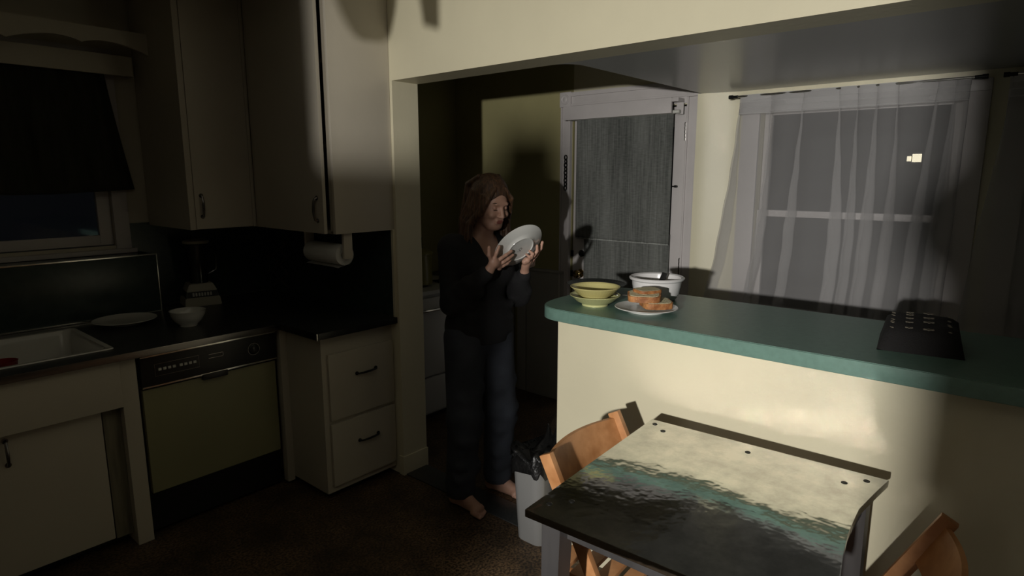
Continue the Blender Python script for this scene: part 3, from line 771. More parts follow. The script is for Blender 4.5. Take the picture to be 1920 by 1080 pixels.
# paper towel holder and roll
ph = root('paper_towel_holder', (1.83, 2.82, 1.22), 'cream bracket under the wall cabinet carrying a paper roll', 'holder')
for y in (2.642, 2.985):
    b = B(); box(b, 1.795, 1.845, y - .009, y + .009, 1.255, 1.383, bev=.004); part('bracket', b, 'cabinet_paint', ph)
b = B(); cyl(b, (1.82, 2.645, 1.272), (1.82, 2.985, 1.272), .012, seg=16); part('spindle', b, 'cabinet_paint', ph)
pr = root('paper_towel_roll', (1.82, 2.82, 1.22), 'white paper towel roll hanging under the wall cabinet', 'paper towel')
b = B(); Mr = Matrix.Rotation(-PI / 2, 4, 'X')
lathe(b, [(.020, 0), (.052, 0), (.053, .002), (.053, .294), (.052, .296), (.020, .296), (.020, 0)], (1.82, 2.668, 1.272), 40, Mr); part('roll', b, 'paper', pr, smooth=40)
b = B(); g = []
for j in range(9):
    t = j / 8; a = -.2 - 1.9 * t
    xx = 1.82 + .0545 * math.cos(a + .6) ; zz = 1.272 + .0545 * math.sin(a + .6)
    if j > 6: xx = 1.805 - (j - 6) * .012; zz = 1.272 - .052 - (j - 6) * .003
    g.append([b.verts.new((xx, y, zz - .010 * max(0, t - .5) * (1 if y < 2.7 else .6))) for y in (2.668, 2.75, 2.86, 2.964)])
for j in range(8):
    for i in range(3): b.faces.new((g[j][i], g[j][i + 1], g[j + 1][i + 1], g[j + 1][i]))
bmesh.ops.solidify(b, geom=b.faces, thickness=.0008); part('loose_sheet', b, 'paper', pr, smooth=True)

# ------------------------------------------------------------------ stove in the nook
sv = root('stove', (2.85, 3.38, 0), 'white enamel gas stove behind the jamb', 'stove')
bx('body', 'stove_enamel', sv, 2.46, 3.20, 3.085, 3.70, .05, .885)
bx('plinth', 'black_plastic', sv, 2.48, 3.18, 3.13, 3.66, 0, .05)
bx('cooktop', 'stove_enamel', sv, 2.455, 3.205, 3.055, 3.70, .888, .915, bev=.006)
dd = bx('oven_door', 'stove_enamel', sv, 2.465, 3.195, 3.060, 3.085, .33, .865, bev=.006)
b = B(); bow_handle(b, (2.60, 3.06, .79), (3.06, 3.06, .79), (0, -1, 0), .008, .04); part('handle', b, 'chrome', dd)
bx('warming_drawer', 'stove_enamel', sv, 2.465, 3.195, 3.062, 3.085, .07, .315, bev=.006)
for x in (2.52, 2.60, 3.06, 3.14):
    b = B(); lathe(b, [(0, .018), (.014, .018), (.017, 0)], (x, 3.06, .845), 18, Matrix.Rotation(PI / 2, 4, 'X')); part('burner_knob', b, 'iron', sv)
bx('backguard', 'black_plastic', sv, 2.46, 3.20, 3.655, 3.705, .915, 1.20, bev=.006)
for x, y in ((2.64, 3.28), (3.02, 3.28), (2.64, 3.52), (3.02, 3.52)):
    b = B()
    for k in range(4):
        a = k * PI / 2 + PI / 4; box(b, -.085, .085, -.004, .004, .919, .929, M=Matrix.Translation((x, y, 0)) @ Matrix.Rotation(a, 4, 'Z'))
    lathe(b, [(0, .922), (.03, .922), (.034, .915)], (x, y, 0), 18); part('burner_grate', b, 'iron', sv, smooth=False)
sp = root('stock_pot', (2.80, 3.28, .929), 'olive enamel stock pot with lid on the stove', 'pot')
b = B(); lathe(b, [(0, 0), (.112, 0), (.118, .006), (.118, .205), (.122, .210), (.116, .208), (.113, .01), (0, .008)], (2.80, 3.28, .9295), 40); part('pot_body', b, 'pot_olive', sp)
b = B(); lathe(b, [(.123, .208), (.124, .214), (.10, .232), (.05, .246), (0, .25), (0, .24), (.10, .222), (.12, .21)], (2.80, 3.28, .9305), 40); lid = part('lid', b, 'pot_olive', sp)
b = B(); tube(b, [(2.76, 3.28, 1.178), (2.765, 3.28, 1.20), (2.80, 3.28, 1.207), (2.835, 3.28, 1.20), (2.84, 3.28, 1.178)], .006, 8); part('lid_handle', b, 'handle_metal', lid)
bxn = root('filler_cabinet', (3.42, 3.38, 0), 'grey low cabinet between stove and outer wall', 'cabinet')
bx('body', 'wainscot', bxn, 3.215, BX - .035, 3.085, 3.70, 0.0, .885)
bx('door', 'wainscot', bxn, 3.225, BX - .045, 3.068, 3.085, .06, .87, bev=.004)
bx('top', 'counter_dark', bxn, 3.212, BX - .033, 3.06, 3.70, .886, .912, bev=.003)

# ================================================================== BAR
br = root('bar_top', (2.36, .4, 1.07), 'teal laminate breakfast bar top with a rounded end', 'bar top')
poly = []
xc, hw, yb, ov = 2.355, .325, 1.44, .21
for k in range(25):
    t = -1 + 2 * k / 24; a = math.sin(t * PI / 2)
    poly.append((xc + hw * a, yb + ov * (max(0, 1 - abs(a) ** 3.2)) ** (1 / 3.2)))
poly = [(xc - hw, -2.6)] + poly + [(xc + hw, -2.6)]
b = B(); prism(b, poly[::-1], 1.070, 1.1185, bev=.003); part('slab', b, 'bar_teal', br, smooth=35)
b = B(); prism(b, [(xc + (x - xc) * .988, y - .004) for x, y in poly][::-1], 1.1185, 1.1202); part('top_laminate', b, 'bar_teal', br, smooth=35)
BT = 1.1205
# two bowls stacked with spoons
def bowl_prof(R, h, base, t=.005):
    return [(0, .006), (base * .8, .006), (base * .84, 0), (base, 0), (base * 1.02, .008), (base + (R - base) * .45, h * .42), (R * .93, h * .86), (R * .985, h * .93), (R, h * .97), (R, h), (R * .97, h), (R * .91, h * .88), (base + (R - base) * .40, h * .45), (base * .7, .014), (0, .012)]
bc = onZ(1112, 568, 1.112)
bcx, bcy = 2.212, 1.430
def flute(a, z): return 1 + .006 * math.cos(44 * a)
b = B(); lathe(b, bowl_prof(.107, .046, .055), (bcx, bcy, BT), 132, rfun=flute); single('soup_bowl', b, 'bowl_green', (bcx, bcy, BT), 'pale green ribbed bowl at the bottom of the stack on the bar', 'bowl', 'stacked bowls', smooth=50)
b = B(); lathe(b, bowl_prof(.105, .056, .050), (bcx, bcy, BT + .026), 132, rfun=flute); single('soup_bowl', b, 'bowl_yellow', (bcx, bcy, BT + .026), 'yellow ribbed bowl on top of the stack on the bar', 'bowl', 'stacked bowls', smooth=50)
def spoon(loc, rotz, label, tilt=0.0, mat_='silver'):
    r = root('spoon', loc, label, 'spoon')
    M = Matrix.Translation(loc) @ Matrix.Rotation(rotz, 4, 'Z') @ Matrix.Rotation(tilt, 4, 'Y')
    b = B(); g = []
    for i in range(9):
        u = -1 + 2 * i / 8; row = []
        w_ = .020 * math.sqrt(max(.02, 1 - u * u))
        for j in range(7):
            v = -1 + 2 * j / 6
            row.append(b.verts.new(M @ Vector((.028 * u, w_ * v, .003 - .007 * (1 - u * u) * (1 - v * v)))))
        g.append(row)
    for i in range(8):
        for j in range(6): b.faces.new((g[i][j], g[i][j + 1], g[i + 1][j + 1], g[i + 1][j]))
    bmesh.ops.solidify(b, geom=b.faces, thickness=.0015); part('spoon_bowl', b, mat_, r, smooth=True)
    b = B(); tube(b, [M @ Vector(q) for q in ((.027, 0, .003), (.05, 0, .007), (.10, 0, .010), (.145, 0, .008))], [.003, .0028, .0035, .006], 8); part('spoon_handle', b, mat_, r)
    return r
# spoon poking out of the lower bowl to the right
spoon((bcx + .060, bcy - .066, BT + .0445), math.radians(-54), 'silver spoon resting on the rim of the stacked bowls', math.radians(10))
b = B(); lathe(b, [(0, 0), (.05, 0), (.055, .004), (.082, .018), (.135, .052), (.137, .054), (.134, .055), (.08, .022), (.05, .009), (0, .008)], (2.415, 1.556, BT), 48)
b_o = single('serving_dish', b, 'jar_glass', (2.415, 1.556, BT), 'wide dark glass dish behind the stacked bowls', 'dish', smooth=50)
# casserole
cs = root('casserole', (2.507, 1.298, BT), 'deep white round casserole standing on the teal bar', 'casserole')
b = B(); lathe(b, [(0, .003), (.075, .003), (.08, 0), (.088, .006), (.100, .03), (.107, .066), (.108, .084), (.117, .088), (.121, .093), (.121, .098), (.116, .102), (.106, .098), (.103, .083), (.098, .035), (.08, .012), (0, .010)], (2.507, 1.298, BT), 56); part('pot_body', b, 'pot_white', cs, smooth=50)
b = B(); lathe(b, [(0, .050), (.0985, .049), (.0985, .046), (0, .045)], (2.507, 1.298, BT), 40); part('soup', b, 'soup', cs)
ldl = root('ladle', (2.522, 1.27, BT + .02), 'ladle with a black handle leaning in the white casserole', 'ladle')
b = B(); M = Matrix.Translation((2.547, 1.298, BT + .062)) @ Matrix.Rotation(math.radians(10), 4, 'X') @ Matrix.Rotation(math.radians(24), 4, 'Y')
box(b, -.005, .005, -.013, .013, -.03, .054, bev=.003, M=M); part('handle', b, 'black_plastic', ldl)
b = B(); lathe(b, [(0, -.012), (.022, -.005), (.030, .012), (.028, .012), (.02, -.002), (0, -.009)], (2.532, 1.298, BT + .040), 24); part('cup', b, 'silver', ldl)
# bread plate with slices
bpx, bpy_ = 2.244, 1.204
b = B(); lathe(b, plate_profile(.125, .016, .004, .6), (bpx, bpy_, BT), 56); single('side_plate', b, 'plate_white', (bpx, bpy_, BT), 'white side plate under the bread on the bar', 'plate', smooth=50)
def bread(loc, rz, tilt, label, w=.125, h=.095, t=.017):
    r = root('bread_slice', loc, label, 'bread', 'bread slices on the side plate')
    M = Matrix.Translation(loc) @ Matrix.Rotation(rz, 4, 'Z') @ Matrix.Rotation(tilt, 4, 'X')
    out = []
    for k in range(36):
        a = 2 * PI * k / 36; c, s = math.cos(a), math.sin(a)
        rr_ = (abs(c) ** 4 + abs(s) ** 4) ** -.25
        x, y = w / 2 * c * rr_, h / 2 * s * rr_
        if y > h * .18: x *= 1.07
        if abs(y - h * .12) < h * .1: x *= .95
        out.append((x, y))
    def disc(sc_, z0, z1, bev):
        b = B(); prism(b, [(x * sc_, y * sc_) for x, y in out], z0, z1, bev=bev)
        bmesh.ops.transform(b, matrix=M, verts=b.verts); return b
    part('crust', disc(1.0, 0.0, t * .93, .003), 'crust', r)
    part('crumb', disc(.90, t * .92, t, 0), 'crumb', r)
    b = disc(.90, -.0012, .0, 0); part('crumb', b, 'crumb', r)
    return r
bread((bpx + .022, bpy_ - .034, BT + .020), math.radians(-42), math.radians(5), 'bread slice lying at the bottom on the side plate', w=.12, h=.10, t=.026)
bread((bpx - .012, bpy_ + .004, BT + .0490), math.radians(-62), math.radians(6), 'thick bread slice in the middle of the pile on the side plate', w=.13, h=.10, t=.026)
bread((bpx + .018, bpy_ + .006, BT + .0755), math.radians(-28), math.radians(2), 'torn bread slice on top of the pile on the side plate', w=.105, h=.08, t=.013)
# patterned bag on the bar
pg = root('patterned_bag', (2.34, .271, BT), 'black fabric bag with pale star pattern on the dark end of the bar', 'bag')
Mb = Matrix.Translation((2.340, .271, BT)) @ Matrix.Rotation(math.radians(8), 4, 'Z')
b = B(); NXb, NYb = 18, 14
def bagz(u, v): return .075 * (max(0, 1 - abs(u) ** 5) * max(0, 1 - abs(v) ** 5)) ** .35 + .004 * math.sin(7 * u + 2) * math.cos(5 * v) + .022 * (u * .5 + .5)
g = []
for i in range(NXb + 1):
    u = -1 + 2 * i / NXb
    g.append([b.verts.new((.120 * u, .115 * (-1 + 2 * j / NYb), max(.002, bagz(u, -1 + 2 * j / NYb)) if 0 < i < NXb and 0 < j < NYb else 0.0)) for j in range(NYb + 1)])
for i in range(NXb):
    for j in range(NYb): b.faces.new((g[i][j], g[i + 1][j], g[i + 1][j + 1], g[i][j + 1]))
bmesh.ops.contextual_create(b, geom=[e for e in b.edges if len(e.link_faces) == 1])
bmesh.ops.transform(b, matrix=Mb, verts=b.verts); part('cloth_body', b, 'bag_cloth', pg, smooth=60)
def star(bm, u, v, s, kind):
    z = bagz(u, v) + .0015
    if kind == 0:
        for k in range(3):
            a = k * PI / 3; box(bm, -s, s, -s * .22, s * .22, 0, .0012, M=Mb @ Matrix.Translation((.12 * u, .115 * v, z)) @ Matrix.Rotation(a, 4, 'Z'))
    else:
        box(bm, -s, s, -s * .35, s * .35, 0, .0012, M=Mb @ Matrix.Translation((.12 * u, .115 * v, z)) @ Matrix.Rotation(.3, 4, 'Z'))
for row, (v, kind, n, s) in enumerate(((.70, 1, 7, .009), (.30, 0, 5, .011), (-.15, 0, 4, .015), (-.62, 1, 6, .009))):
    for k in range(n):
        b = B(); star(b, -.72 + 1.44 * k / (n - 1), v, s, kind); part('star' if kind == 0 else 'dash', b, 'bag_white', pg, smooth=False)

# ================================================================== TABLE AND CHAIRS
TZ = .805
tb = root('table', (1.6, .62, 0), 'square metal topped table pushed up to the half wall', 'table')
tp = [(1.935, .998), (1.962, .262), (1.85, .277), (1.73, .290), (1.59, .284), (1.485, .271), (1.395, .255), (1.28, .240), (1.19, .232), (1.163, .952)]
b = B(); prism(b, tp[::-1], TZ - .022, TZ, bev=.003); part('table_top', b, 'table_sheet', tb, smooth=30)
def leg(x, y, dx, dy):
    b = B(); z1 = TZ - .023
    for (w0, w1, sx, sy) in ((.060, .034, dx, dy),):
        vs = []
        for z, w in ((0, w1), (z1, w0)):
            for a, c in ((0, 0), (1, 0), (1, 1), (0, 1)):
                vs.append(b.verts.new((x + sx * w * a, y + sy * w * c, z)))
        for f in ((3, 2, 1, 0), (4, 5, 6, 7), (0, 1, 5, 4), (1, 2, 6, 5), (2, 3, 7, 6), (3, 0, 4, 7)): b.faces.new([vs[i] for i in f])
    return part('leg', b, 'leg_metal', tb, smooth=False)
leg(1.20, .925, 1, -1); leg(1.905, .965, -1, -1); leg(1.925, .295, -1, 1); leg(1.225, .262, 1, 1)
for a in ((1.25, 1.87, .935, .955), (1.27, 1.87, .305, .325)): bx('apron', 'leg_metal', tb, a[0], a[1], a[2], a[3], TZ - .085, TZ - .0235)
for a in ((1.875, 1.895, .34, .92), (1.235, 1.255, .32, .90)): bx('apron', 'leg_metal', tb, a[0], a[1], a[2], a[3], TZ - .085, TZ - .0235)
for px, py in ((1228, 795), (1243, 808), (1402, 848), (1583, 905), (1625, 902), (1030, 945), (1072, 940)):
    p = onZ(px, py, TZ); b = B(); lathe(b, [(.0088, -.001), (.0088, .0008), (.0068, .0016), (.0052, .0006), (0, .0004)], (p.x, p.y, TZ), 16); part('screw', b, 'iron', tb)

def folding_chair(loc, rz, label):
    """local: sits facing -y, back at y=+.20"""
    r = root('folding_chair', loc, label, 'chair', 'folding wooden chairs at the table')
    M = Matrix.Translation(loc) @ Matrix.Rotation(rz, 4, 'Z')
    def bar(p, q, w, t, nm, m='wood_chair', parent=r, tdir=None):
        p, q = Vector(p), Vector(q); d = (q - p); L = d.length
        z = d.normalized(); x = Vector((1, 0, 0)) if tdir is None else Vector(tdir); x = (x - z * x.dot(z)).normalized(); y = z.cross(x)
        R = Matrix((x, y, z)).transposed().to_4x4()
        b = B(); box(b, -w / 2, w / 2, -t / 2, t / 2, 0, L, bev=.004, M=M @ Matrix.Translation(p) @ R); return part(nm, b, m, parent)
    W = .215
    for s in (-1, 1):
        bar((s * W, -.19, .004), (s * W, .225, .835), .022, .042, 'back_post')
        bar((s * (W - .026), .19, .004), (s * (W - .026), -.165, .438), .020, .038, 'rear_leg')
        bar((s * (W - .050), -.19, .434), (s * (W - .050), .175, .434), .020, .026, 'seat_rail')
    for k in range(6):
        y = -.185 + k * .070
        b = B(); box(b, -W + .012, W - .012, y, y + .050, .449, .464, bev=.004, M=M); part('seat_slat', b, 'wood_chair', r)
    # curved backrest
    b = B(); g = []
    for i in range(17):
        u = -1 + 2 * i / 16; yy = .192 + .050 * (1 - u * u)
        col = []
        for (z, dy) in ((.70, -.032), (.815, .020)):
            for o in (0, .012): col.append((u * (W + .002), yy + dy + o, z))
        g.append([b.verts.new(M @ Vector(c)) for c in col])
    for i in range(16):
        A, Bq = g[i], g[i + 1]
        b.faces.new((A[0], Bq[0], Bq[2], A[2])); b.faces.new((A[1], A[3], Bq[3], Bq[1])); b.faces.new((A[2], Bq[2], Bq[3], A[3])); b.faces.new((A[0], A[1], Bq[1], Bq[0]))
    b.faces.new((g[0][0], g[0][2], g[0][3], g[0][1])); b.faces.new((g[-1][0], g[-1][1], g[-1][3], g[-1][2]))
    part('backrest', b, 'wood_chair', r, smooth=40)
    bar((-W, -.145, .095), (W, -.145, .095), .018, .018, 'stretcher', tdir=(0, 1, 0))
    bar((-W + .03, .155, .05), (W - .03, .155, .05), .018, .018, 'stretcher', tdir=(0, 1, 0))
    return r
folding_chair((1.640, .862, 0), 0.06, 'folding slatted wooden chair between table and trash bin')
folding_chair((1.540, .317, 0), PI + 0.03, 'folding slatted wooden chair on the dark side of the table')

# ------------------------------------------------------------------ trash bin
tr = root('trash_bin', (2.165, 1.652, 0), 'pale grey plastic bin with black liner at the bar end', 'bin')
b = B(); loops = []
cx_, cy_ = 2.165, 1.652
def rl(sx, sy, r, z): return rr(cx_ - sx, cx_ + sx, cy_ - sy, cy_ + sy, r, z, 5)
loops = [rl(.125, .072, .04, .0), rl(.129, .075, .04, .006), rl(.155, .084, .045, .372), rl(.160, .088, .045, .376), rl(.160, .088, .045, .388), rl(.153, .082, .045, .388), rl(.122, .070, .04, .012)]
vl = [[b.verts.new(p) for p in L] for L in loops]
for i in range(len(vl) - 1):
    n = len(vl[i])
    for k in range(n): b.faces.new((vl[i][k], vl[i][(k + 1) % n], vl[i + 1][(k + 1) % n], vl[i + 1][k]))
b.faces.new(vl[0][::-1]); b.faces.new(vl[-1]); part('bin_body', b, 'bin_grey', tr, smooth=45)
b = B(); vl = []; rnd = random.Random(5); n = 24
for sx, sy, z, jz in ((.150, .086, .29, 0), (.1645, .0925, .350, .014), (.165, .093, .392, 0), (.15, .086, .42, .012), (.172, .092, .44, .022), (.15, .08, .45, .024), (.11, .055, .42, .025), (.06, .03, .38, .02)):
    ring = []
    for k, p in enumerate(rl(sx, sy, .045, z)):
        j = math.sin(k * 1.9 + z * 30) * jz + rnd.uniform(-.3, .3) * jz
        ring.append(b.verts.new((p[0] + j * .4, p[1] + j * .3, p[2] + j)))
    vl.append(ring)
for i in range(len(vl) - 1):
    n = len(vl[i])
    if i == 0: continue
    for k in range(n): b.faces.new((vl[i][k], vl[i][(k + 1) % n], vl[i + 1][(k + 1) % n], vl[i + 1][k]))
for v in vl[0]: b.verts.remove(v)
b.faces.new(vl[-1]); part('liner', b, 'bag_black', tr, smooth=True, label='black plastic bin liner')

# ================================================================== THE WOMAN (implicit surfaces meshed with surface nets)
class Field:
    def __init__(s, lo, hi, h):
        s.lo = np.array(lo, float); s.h = h
        s.n = np.ceil((np.array(hi) - s.lo) / h).astype(int) + 1
        s.D = np.full(s.n, 0.2, np.float32)
    def _sub(s, lo, hi):
        a = np.clip(np.floor((np.array(lo) - s.lo) / s.h).astype(int), 0, s.n); c = np.clip(np.ceil((np.array(hi) - s.lo) / s.h).astype(int) + 1, 0, s.n)
        ax = [s.lo[i] + s.h * np.arange(a[i], c[i]) for i in range(3)]
        return tuple(slice(a[i], c[i]) for i in range(3)), np.meshgrid(*ax, indexing='ij')
    def _mix(s, sl, d, k, sub):
        D = s.D[sl]; d = d.astype(np.float32)
        if sub: D, d = -D, d
        if k > 0:
            hh = np.clip(.5 + .5 * (D - d) / k, 0, 1); r = D * (1 - hh) + d * hh - k * hh * (1 - hh)
        else: r = np.minimum(D, d)
        s.D[sl] = -r if sub else r
    def cone(s, p, q, r0, r1=None, k=.02, sub=False, flat=None):
        p, q = np.array(p, float), np.array(q, float); r1 = r0 if r1 is None else r1
        m = max(r0, r1) + k + 4 * s.h
        sl, (X, Y, Z) = s._sub(np.minimum(p, q) - m, np.maximum(p, q) + m)
        if X.size == 0: return
        d = q - p; L = max(1e-9, d @ d)
        t = np.clip(((X - p[0]) * d[0] + (Y - p[1]) * d[1] + (Z - p[2]) * d[2]) / L, 0, 1)
        vx, vy, vz = X - p[0] - t * d[0], Y - p[1] - t * d[1], Z - p[2] - t * d[2]
        if flat is not None:            # (axis, scale): thinner along axis
            ax, sc = flat; c = vx * ax[0] + vy * ax[1] + vz * ax[2]; f = (1 / sc - 1) * c
            vx, vy, vz = vx + f * ax[0], vy + f * ax[1], vz + f * ax[2]
            dist = (np.sqrt(vx * vx + vy * vy + vz * vz) - (r0 + (r1 - r0) * t)) * (sc ** .5)
        else: dist = np.sqrt(vx * vx + vy * vy + vz * vz) - (r0 + (r1 - r0) * t)
        s._mix(sl, dist, k, sub)
    def path(s, pts, rs, k=.012, **kw):
        for i in range(len(pts) - 1): s.cone(pts[i], pts[i + 1], rs[i], rs[i + 1], k, **kw)
    def ell(s, c, axes, rad, k=.02, sub=False):
        c = np.array(c, float); A = [np.array(a, float) / np.linalg.norm(a) for a in axes]; m = max(rad) + k + 4 * s.h
        sl, (X, Y, Z) = s._sub(c - m, c + m)
        if X.size == 0: return
        u = [((X - c[0]) * a[0] + (Y - c[1]) * a[1] + (Z - c[2]) * a[2]) for a in A]
        k0 = np.sqrt(sum((ui / r) ** 2 for ui, r in zip(u, rad))); k1 = np.sqrt(sum((ui / r ** 2) ** 2 for ui, r in zip(u, rad))) + 1e-9
        s._mix(sl, k0 * (k0 - 1) / k1, k, sub)
    def cut(s, p, n):                    # remove everything on the side n points to
        n = np.array(n, float) / np.linalg.norm(n)
        ax = [s.lo[i] + s.h * np.arange(s.n[i]) for i in range(3)]
        d = (ax[0] - p[0])[:, None, None] * n[0] + (ax[1] - p[1])[None, :, None] * n[1] + (ax[2] - p[2])[None, None, :] * n[2]
        s.D = np.maximum(s.D, d.astype(np.float32))
    def mesh(s):
        D = s.D; ins = D < 0; n0, n1, n2 = [x - 1 for x in D.shape]
        cnt = sum(ins[a:n0 + a, b_:n1 + b_, c:n2 + c].astype(np.int8) for a in (0, 1) for b_ in (0, 1) for c in (0, 1))
        ci = np.argwhere((cnt > 0) & (cnt < 8)); idx = np.full((n0, n1, n2), -1, np.int64); idx[tuple(ci.T)] = np.arange(len(ci))
        acc = np.zeros((len(ci), 3)); num = np.zeros(len(ci))
        cor = [(a, b_, c) for a in (0, 1) for b_ in (0, 1) for c in (0, 1)]
        for i, A in enumerate(cor):
            for Bq in cor[i + 1:]:
                if sum(abs(x - y) for x, y in zip(A, Bq)) != 1: continue
                va = D[ci[:, 0] + A[0], ci[:, 1] + A[1], ci[:, 2] + A[2]].astype(float); vb = D[ci[:, 0] + Bq[0], ci[:, 1] + Bq[1], ci[:, 2] + Bq[2]].astype(float)
                m = (va < 0) != (vb < 0); t = np.where(m, va / np.where(m, va - vb, 1), 0)
                acc += m[:, None] * (np.array(A) + t[:, None] * (np.array(Bq) - np.array(A))); num += m
        V = s.lo + s.h * (ci + acc / num[:, None]); Fq = []
        for ax in range(3):
            o = [(1, 2), (2, 0), (0, 1)][ax]
            sl0 = [slice(1, -1)] * 3; sl0[ax] = slice(0, D.shape[ax] - 1); sl1 = [slice(1, -1)] * 3; sl1[ax] = slice(1, D.shape[ax])
            A, Bq = ins[tuple(sl0)], ins[tuple(sl1)]
            e = np.argwhere(A != Bq); flip = A[tuple(e.T)]
            base = e.copy()
            for j in range(3):
                if j != ax: base[:, j] += 1
            def cell(da, db):
                c = base.copy(); c[:, o[0]] += da; c[:, o[1]] += db; return idx[tuple(c.T)]
            q = np.stack([cell(-1, -1), cell(0, -1), cell(0, 0), cell(-1, 0)], 1)
            q[~flip] = q[~flip][:, ::-1]; Fq.append(q)
        return V, np.concatenate(Fq)
def field_obj(name, fld, mats, parent, mi=None, label=None, smooth_it=0):
    V, Fq = fld.mesh()
    for _ in range(smooth_it):
        acc = np.zeros_like(V); n = np.zeros(len(V))
        for a, c in ((0, 1), (1, 2), (2, 3), (3, 0)):
            np.add.at(acc, Fq[:, a], V[Fq[:, c]]); np.add.at(n, Fq[:, a], 1)
        V = V * .4 + .6 * acc / np.maximum(n, 1)[:, None]
    loc = ROOTLOC[parent.name]; V = V - np.array(loc)
    me = bpy.data.meshes.new(name); me.vertices.add(len(V)); me.vertices.foreach_set('co', V.ravel())
    me.loops.add(Fq.size); me.loops.foreach_set('vertex_index', Fq.ravel().astype(np.int32))
    me.polygons.add(len(Fq)); me.polygons.foreach_set('loop_start', np.arange(0, Fq.size, 4, dtype=np.int32)); me.polygons.foreach_set('loop_total', np.full(len(Fq), 4, np.int32))
    for m in mats: me.materials.append(MATS[m])
    if mi is not None:
        C = V[Fq].mean(1) + np.array(loc); me.polygons.foreach_set('material_index', mi(C).astype(np.int32))
    me.polygons.foreach_set('use_smooth', np.ones(len(Fq), bool)); me.update(calc_edges=True); me.validate()
    o = bpy.data.objects.new(name, me); COL.objects.link(o); o.parent = parent; ROOTLOC[o.name] = loc
    if label: o['label'] = label
    return o
V3 = lambda *a: np.array(a, float)
# held plate
PC = Vector((2.232, 1.872, 1.335))
NB = Vector((-.136, -.795, -.60)).normalized()
# head frame : looks towards -y, a little to -x, bowed
HF = Vector((-.20, -.90, -.30)).normalized(); HL = Vector((0, 0, 1)).cross(HF).normalized(); HU = HF.cross(HL).normalized()
HC = Vector((2.198, 2.010, 1.535))
def hd(f, l, u): p = HC + HF * f + HL * l + HU * u; return V3(*p)
hf, hl, hu = V3(*HF), V3(*HL), V3(*HU)
shR, shL = V3(2.045, 2.135, 1.325), V3(2.355, 2.075, 1.325)
elR, elL = V3(2.015, 2.105, 1.065), V3(2.375, 2.005, 1.065)
off = .024
def fp(px, py, h): return V3(*onPlane(px, py, PC + NB * h, NB))
wrR, wrL = fp(917, 507, .045), fp(983, 512, .045)
hipR, hipL = V3(2.095, 2.10, .90), V3(2.275, 2.075, .90)
knR, knL = V3(2.07, 2.085, .48), V3(2.30, 2.055, .48)
anR, anL = V3(2.075, 2.125, .085), V3(2.315, 2.085, .085)
per = root('person', (2.19, 2.08, 0), 'woman in black sweater and jeans holding a white plate', 'person')
f = Field((1.88, 1.72, -.005), (2.50, 2.32, 1.69), .0042)
# trunk and limbs
f.ell((2.19, 2.095, .93), ((1, -.1, 0), (.1, 1, 0), (0, 0, 1)), (.155, .105, .12), .03)
f.cone((2.19, 2.095, .95), (2.20, 2.10, 1.12), .105, .10, .05); f.ell((2.20, 2.10, 1.24), ((1, -.17, 0), (.17, 1, 0), (0, 0, 1)), (.145, .10, .14), .05)
f.cone(shR, shL, .055, .055, .05); f.cone((2.20, 2.09, 1.34), hd(-.02, 0, -.09), .052, .047, .03)
for sh_, el, wr in ((shR, elR, wrR), (shL, elL, wrL)):
    f.cone(sh_, el, .043, .036, .02); f.cone(el, wr, .036, .023, .02)
for hp, kn, an in ((hipR, knR, anR), (hipL, knL, anL)):
    f.cone(hp, kn, .078, .052, .03); f.cone(kn, an, .052, .033, .02)
# feet pointing to -y
for an, toe, sgn in ((anR, V3(2.066, 1.935, .014), 1), (anL, V3(2.335, 1.895, .014), -1)):
    d = toe - an; d[2] = 0; d /= np.linalg.norm(d); sd = V3(-d[1], d[0], 0) * sgn  # towards little toe
    heel = an - d * .045; heel[2] = .026
    ball = an + d * .125; ball[2] = .022
    f.cone(an, heel, .034, .027, .02); f.cone(an + V3(0, 0, -.015), ball + V3(0, 0, .008), .034, .024, .025); f.cone(heel, ball, .026, .024, .02)
    f.cone(ball - sd * .020, ball + sd * .024, .020, .016, .015)
    for k, (o_, L_, r_) in enumerate(((-.030, .052, .0125), (-.012, .050, .009), (.003, .045, .0085), (.016, .038, .008), (.028, .030, .008))):
        b0 = ball + sd * o_ - d * .004; b1 = b0 + d * L_; b0[2] = .015; b1[2] = r_ + .001
        f.cone(b0, b1, r_, r_ * .95, .004)
# head
f.ell(hd(-.022, 0, .030), (hf, hl, hu), (.092, .074, .088), .02)
f.ell(hd(.010, 0, -.020), (hf, hl, hu), (.074, .064, .090), .02)
f.ell(hd(.052, 0, -.090), (hf, hl, hu), (.028, .032, .024), .03)
f.cone(hd(-.01, .046, -.055), hd(.045, .020, -.093), .020, .018, .02); f.cone(hd(-.01, -.046, -.055), hd(.045, -.020, -.093), .020, .018, .02)
f.cone(hd(.074, .028, .022), hd(.074, -.028, .022), .010, .010, .012)
for s in (1, -1):
    f.ell(hd(.084, s * .030, .003), (hf, hl, hu), (.014, .017, .011), .010, sub=True)
    f.ell(hd(.066, s * .036, -.030), (hf, hl, hu), (.018, .018, .016), .015)
    f.ell(hd(-.012, s * .072, -.005), (hf, hl, hu), (.016, .010, .030), .008)
f.cone(hd(.078, 0, .010), hd(.101, 0, -.030), .0078, .0095, .008)
for s in (1, -1): f.ell(hd(.089, s * .0105, -.034), (hf, hl, hu), (.011, .007, .007), .006)
f.cone(hd(.081, .014, -.055), hd(.081, -.014, -.055), .0085, .0085, .006); f.cone(hd(.078, .013, -.067), hd(.078, -.013, -.067), .0085, .0085, .006)
f.cone(hd(.097, .022, -.061), hd(.097, -.022, -.061), .0035, .0035, .003, sub=True)
